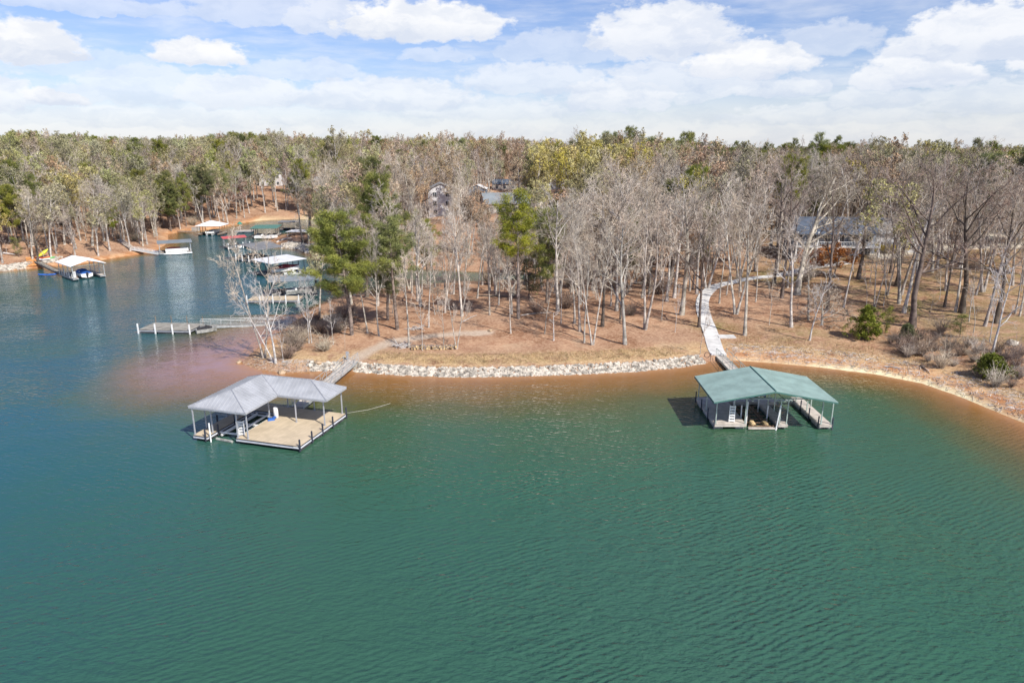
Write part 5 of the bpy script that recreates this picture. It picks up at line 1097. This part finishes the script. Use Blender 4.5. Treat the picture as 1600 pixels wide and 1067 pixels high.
# dry grass along the top of the stone wall
gp_ = along_shore(560, 1090, 2.5, 6.5, 5200) + along_shore(1150, 1600, 3.5, 9, 2600); gz = batch_h(gp_); ctr = np.array([(a[0], a[1], z + .12) for a, z in zip(gp_, gz)]); b = MB()
n = len(ctr); c = np.repeat(ctr, 3, 0) + rr.normal(size=(n * 3, 3)) * (.08, .08, .02); up = rr.normal(size=(n * 3, 3)) * (.1, .1, .03) + (0, 0, .24); up *= rr.uniform(.4, 1.2, (n * 3, 1)); sd__ = rr.normal(size=(n * 3, 3)) * .014; sd__[:, 2] = 0
v = np.stack([c - up * .5 - sd__, c - up * .5 + sd__, c + up * .5], 1).reshape(-1, 3); b.add(v, np.arange(n * 9).reshape(-1, 3)); tag(b.build('dry_grass', M['straw']), kind='stuff')

# ---------------------------------------------------------------- houses
def house(px, py, wpx, ty, D, label, wall='wallwhite', roofm='shingle', yaw=0., gable_front=False, rise=2., rows=2, cols=4, dz=0., name='house', chimney=False, porch=False):
    p = hit(px, py); k = p.y / F * 1.02; Wd = wpx * k; Ht = max(2.6, top_h(p, ty) - rise); p.z += dz - .4; Ht += .4
    g = empty(name, p, yaw, label, 'house'); x0, x1 = -Wd / 2, Wd / 2; b = MB(); b.b6(x0, x1, 0, D, -1.5, Ht)
    if gable_front:
        b.add([(x0, 0, Ht), (x1, 0, Ht), (0, 0, Ht + rise), (x0, D, Ht), (x1, D, Ht), (0, D, Ht + rise)], [(0, 1, 2), (4, 3, 5)])
        pls = (((x0 - .4, D + .4, Ht - .15), (x0 - .4, -.4, Ht - .15), (0, -.4, Ht + rise + .08), (0, D + .4, Ht + rise + .08)), ((x1 + .4, -.4, Ht - .15), (x1 + .4, D + .4, Ht - .15), (0, D + .4, Ht + rise + .08), (0, -.4, Ht + rise + .08)))
    else:
        b.add([(x0, 0, Ht), (x0, D, Ht), (x0, D / 2, Ht + rise), (x1, 0, Ht), (x1, D, Ht), (x1, D / 2, Ht + rise)], [(1, 0, 2), (3, 4, 5)])
        pls = (((x0 - .4, -.4, Ht - .15), (x1 + .4, -.4, Ht - .15), (x1 + .4, D / 2, Ht + rise + .08), (x0 - .4, D / 2, Ht + rise + .08)), ((x1 + .4, D + .4, Ht - .15), (x0 - .4, D + .4, Ht - .15), (x0 - .4, D / 2, Ht + rise + .08), (x1 + .4, D / 2, Ht + rise + .08)))
    b.build('wall', M[wall], g); b = MB()
    for pl in pls: sheet(b, pl, .12)
    ro = b.build('roof', M[roofm], g)
    if chimney: b = MB(); b.b6(Wd * .2, Wd * .2 + .8, D * .4, D * .4 + .8, Ht, Ht + rise + 1.3); b.build('chimney', M['walltan'], ro)
    for r_ in range(rows):
        zb = .9 + r_ * (Ht - .6) / max(rows, 1)
        for c_ in range(cols):
            xc = x0 + Wd * (c_ + .5) / cols; w, h = min(1.1, Wd / cols * .6), 1.35; b = MB()
            for q in ((xc - w / 2, xc + w / 2, -.06, -.003, zb - .08, zb), (xc - w / 2, xc + w / 2, -.06, -.003, zb + h, zb + h + .08), (xc - w / 2 - .08, xc - w / 2, -.06, -.003, zb - .08, zb + h + .08), (xc + w / 2, xc + w / 2 + .08, -.06, -.003, zb - .08, zb + h + .08), (xc - .03, xc + .03, -.05, -.003, zb, zb + h)): b.b6(*q)
            f = b.build('window', M['white'], g); b = MB(); b.b6(xc - w / 2, xc + w / 2, -.03, -.002, zb, zb + h); b.build('pane', M['glass'], f)
    if porch:
        z1 = Ht * .48; b = MB(); b.b6(x0, x1, -2.6, -.08, z1 - .2, z1); b.build('balcony_floor', M['white'], g)
        for c_ in range(5): b = MB(); x = x0 + .15 + (Wd - .3) * c_ / 4; b.b6(x - .12, x + .12, -2.6, -2.36, -1.2, z1 - .2); b.b6(x - .1, x + .1, -2.58, -2.38, z1, Ht); b.build('porch_post', M['white'], g)
        b = MB(); b.b6(x0, x1, -2.56, -2.5, z1 + .95, z1 + 1.02); b.b6(x0, x1, -2.55, -2.51, z1 + .15, z1 + .2)
        for i in range(int(Wd / .3)): b.b6(x0 + i * .3, x0 + i * .3 + .05, -2.55, -2.51, z1 + .2, z1 + .95)
        b.build('balcony_rail', M['white'], g)
        b = MB(); sheet(b, [(x0 - .3, -3., Ht - .35), (x1 + .3, -3., Ht - .35), (x1 + .3, -.3, Ht + .25), (x0 - .3, -.3, Ht + .25)], .1); b.build('porch_roof', M[roofm], g)
    return g
house(1300, 401, 124, 343, 9, 'large blue-grey two-storey lake house with white balconies above the curved path', 'wallblue', 'roofnavy', R(-4), False, 2.2, 2, 6, porch=True)
house(1398, 393, 66, 345, 9, 'low grey-roofed white garage wing right of the big lake house', 'wallwhite', 'shingle', R(-14), False, 2.4, 1, 3)
house(690, 338, 38, 287, 9, 'tall white gabled house behind the trees above the point', 'wallwhite', 'shingle', R(8), True, 1.6, 3, 2)
house(792, 333, 66, 303, 9, 'wide beige house with grey roof behind the lone pine', 'walltan', 'roofmid', R(12), False, 2.8, 1, 5, porch=False)
house(745, 306, 26, 289, 7, 'small pale blue house with white roof between the white and beige houses', 'wallblue', 'roofwhite', R(-6), True, 1.6, 1, 2)
house(789, 297, 36, 281, 8, 'house with dull blue roof far behind the beige house', 'walltan', 'roofnavy', R(4), False, 1.8, 1, 3)
house(868, 296, 28, 275, 8, 'white house with chimney behind the yellow budding tree', 'wallwhite', 'roofwhite', R(14), True, 2.4, 1, 2, chimney=True)
house(423, 291, 34, 264, 8, 'white porch house on the hillside above the left cove', 'wallwhite', 'shingle', R(0), False, 1.6, 2, 3)
house(503, 291, 22, 277, 7, 'small white house in the trees right of the porch house', 'wallwhite', 'shingle', R(0), False, 1.6, 1, 3)
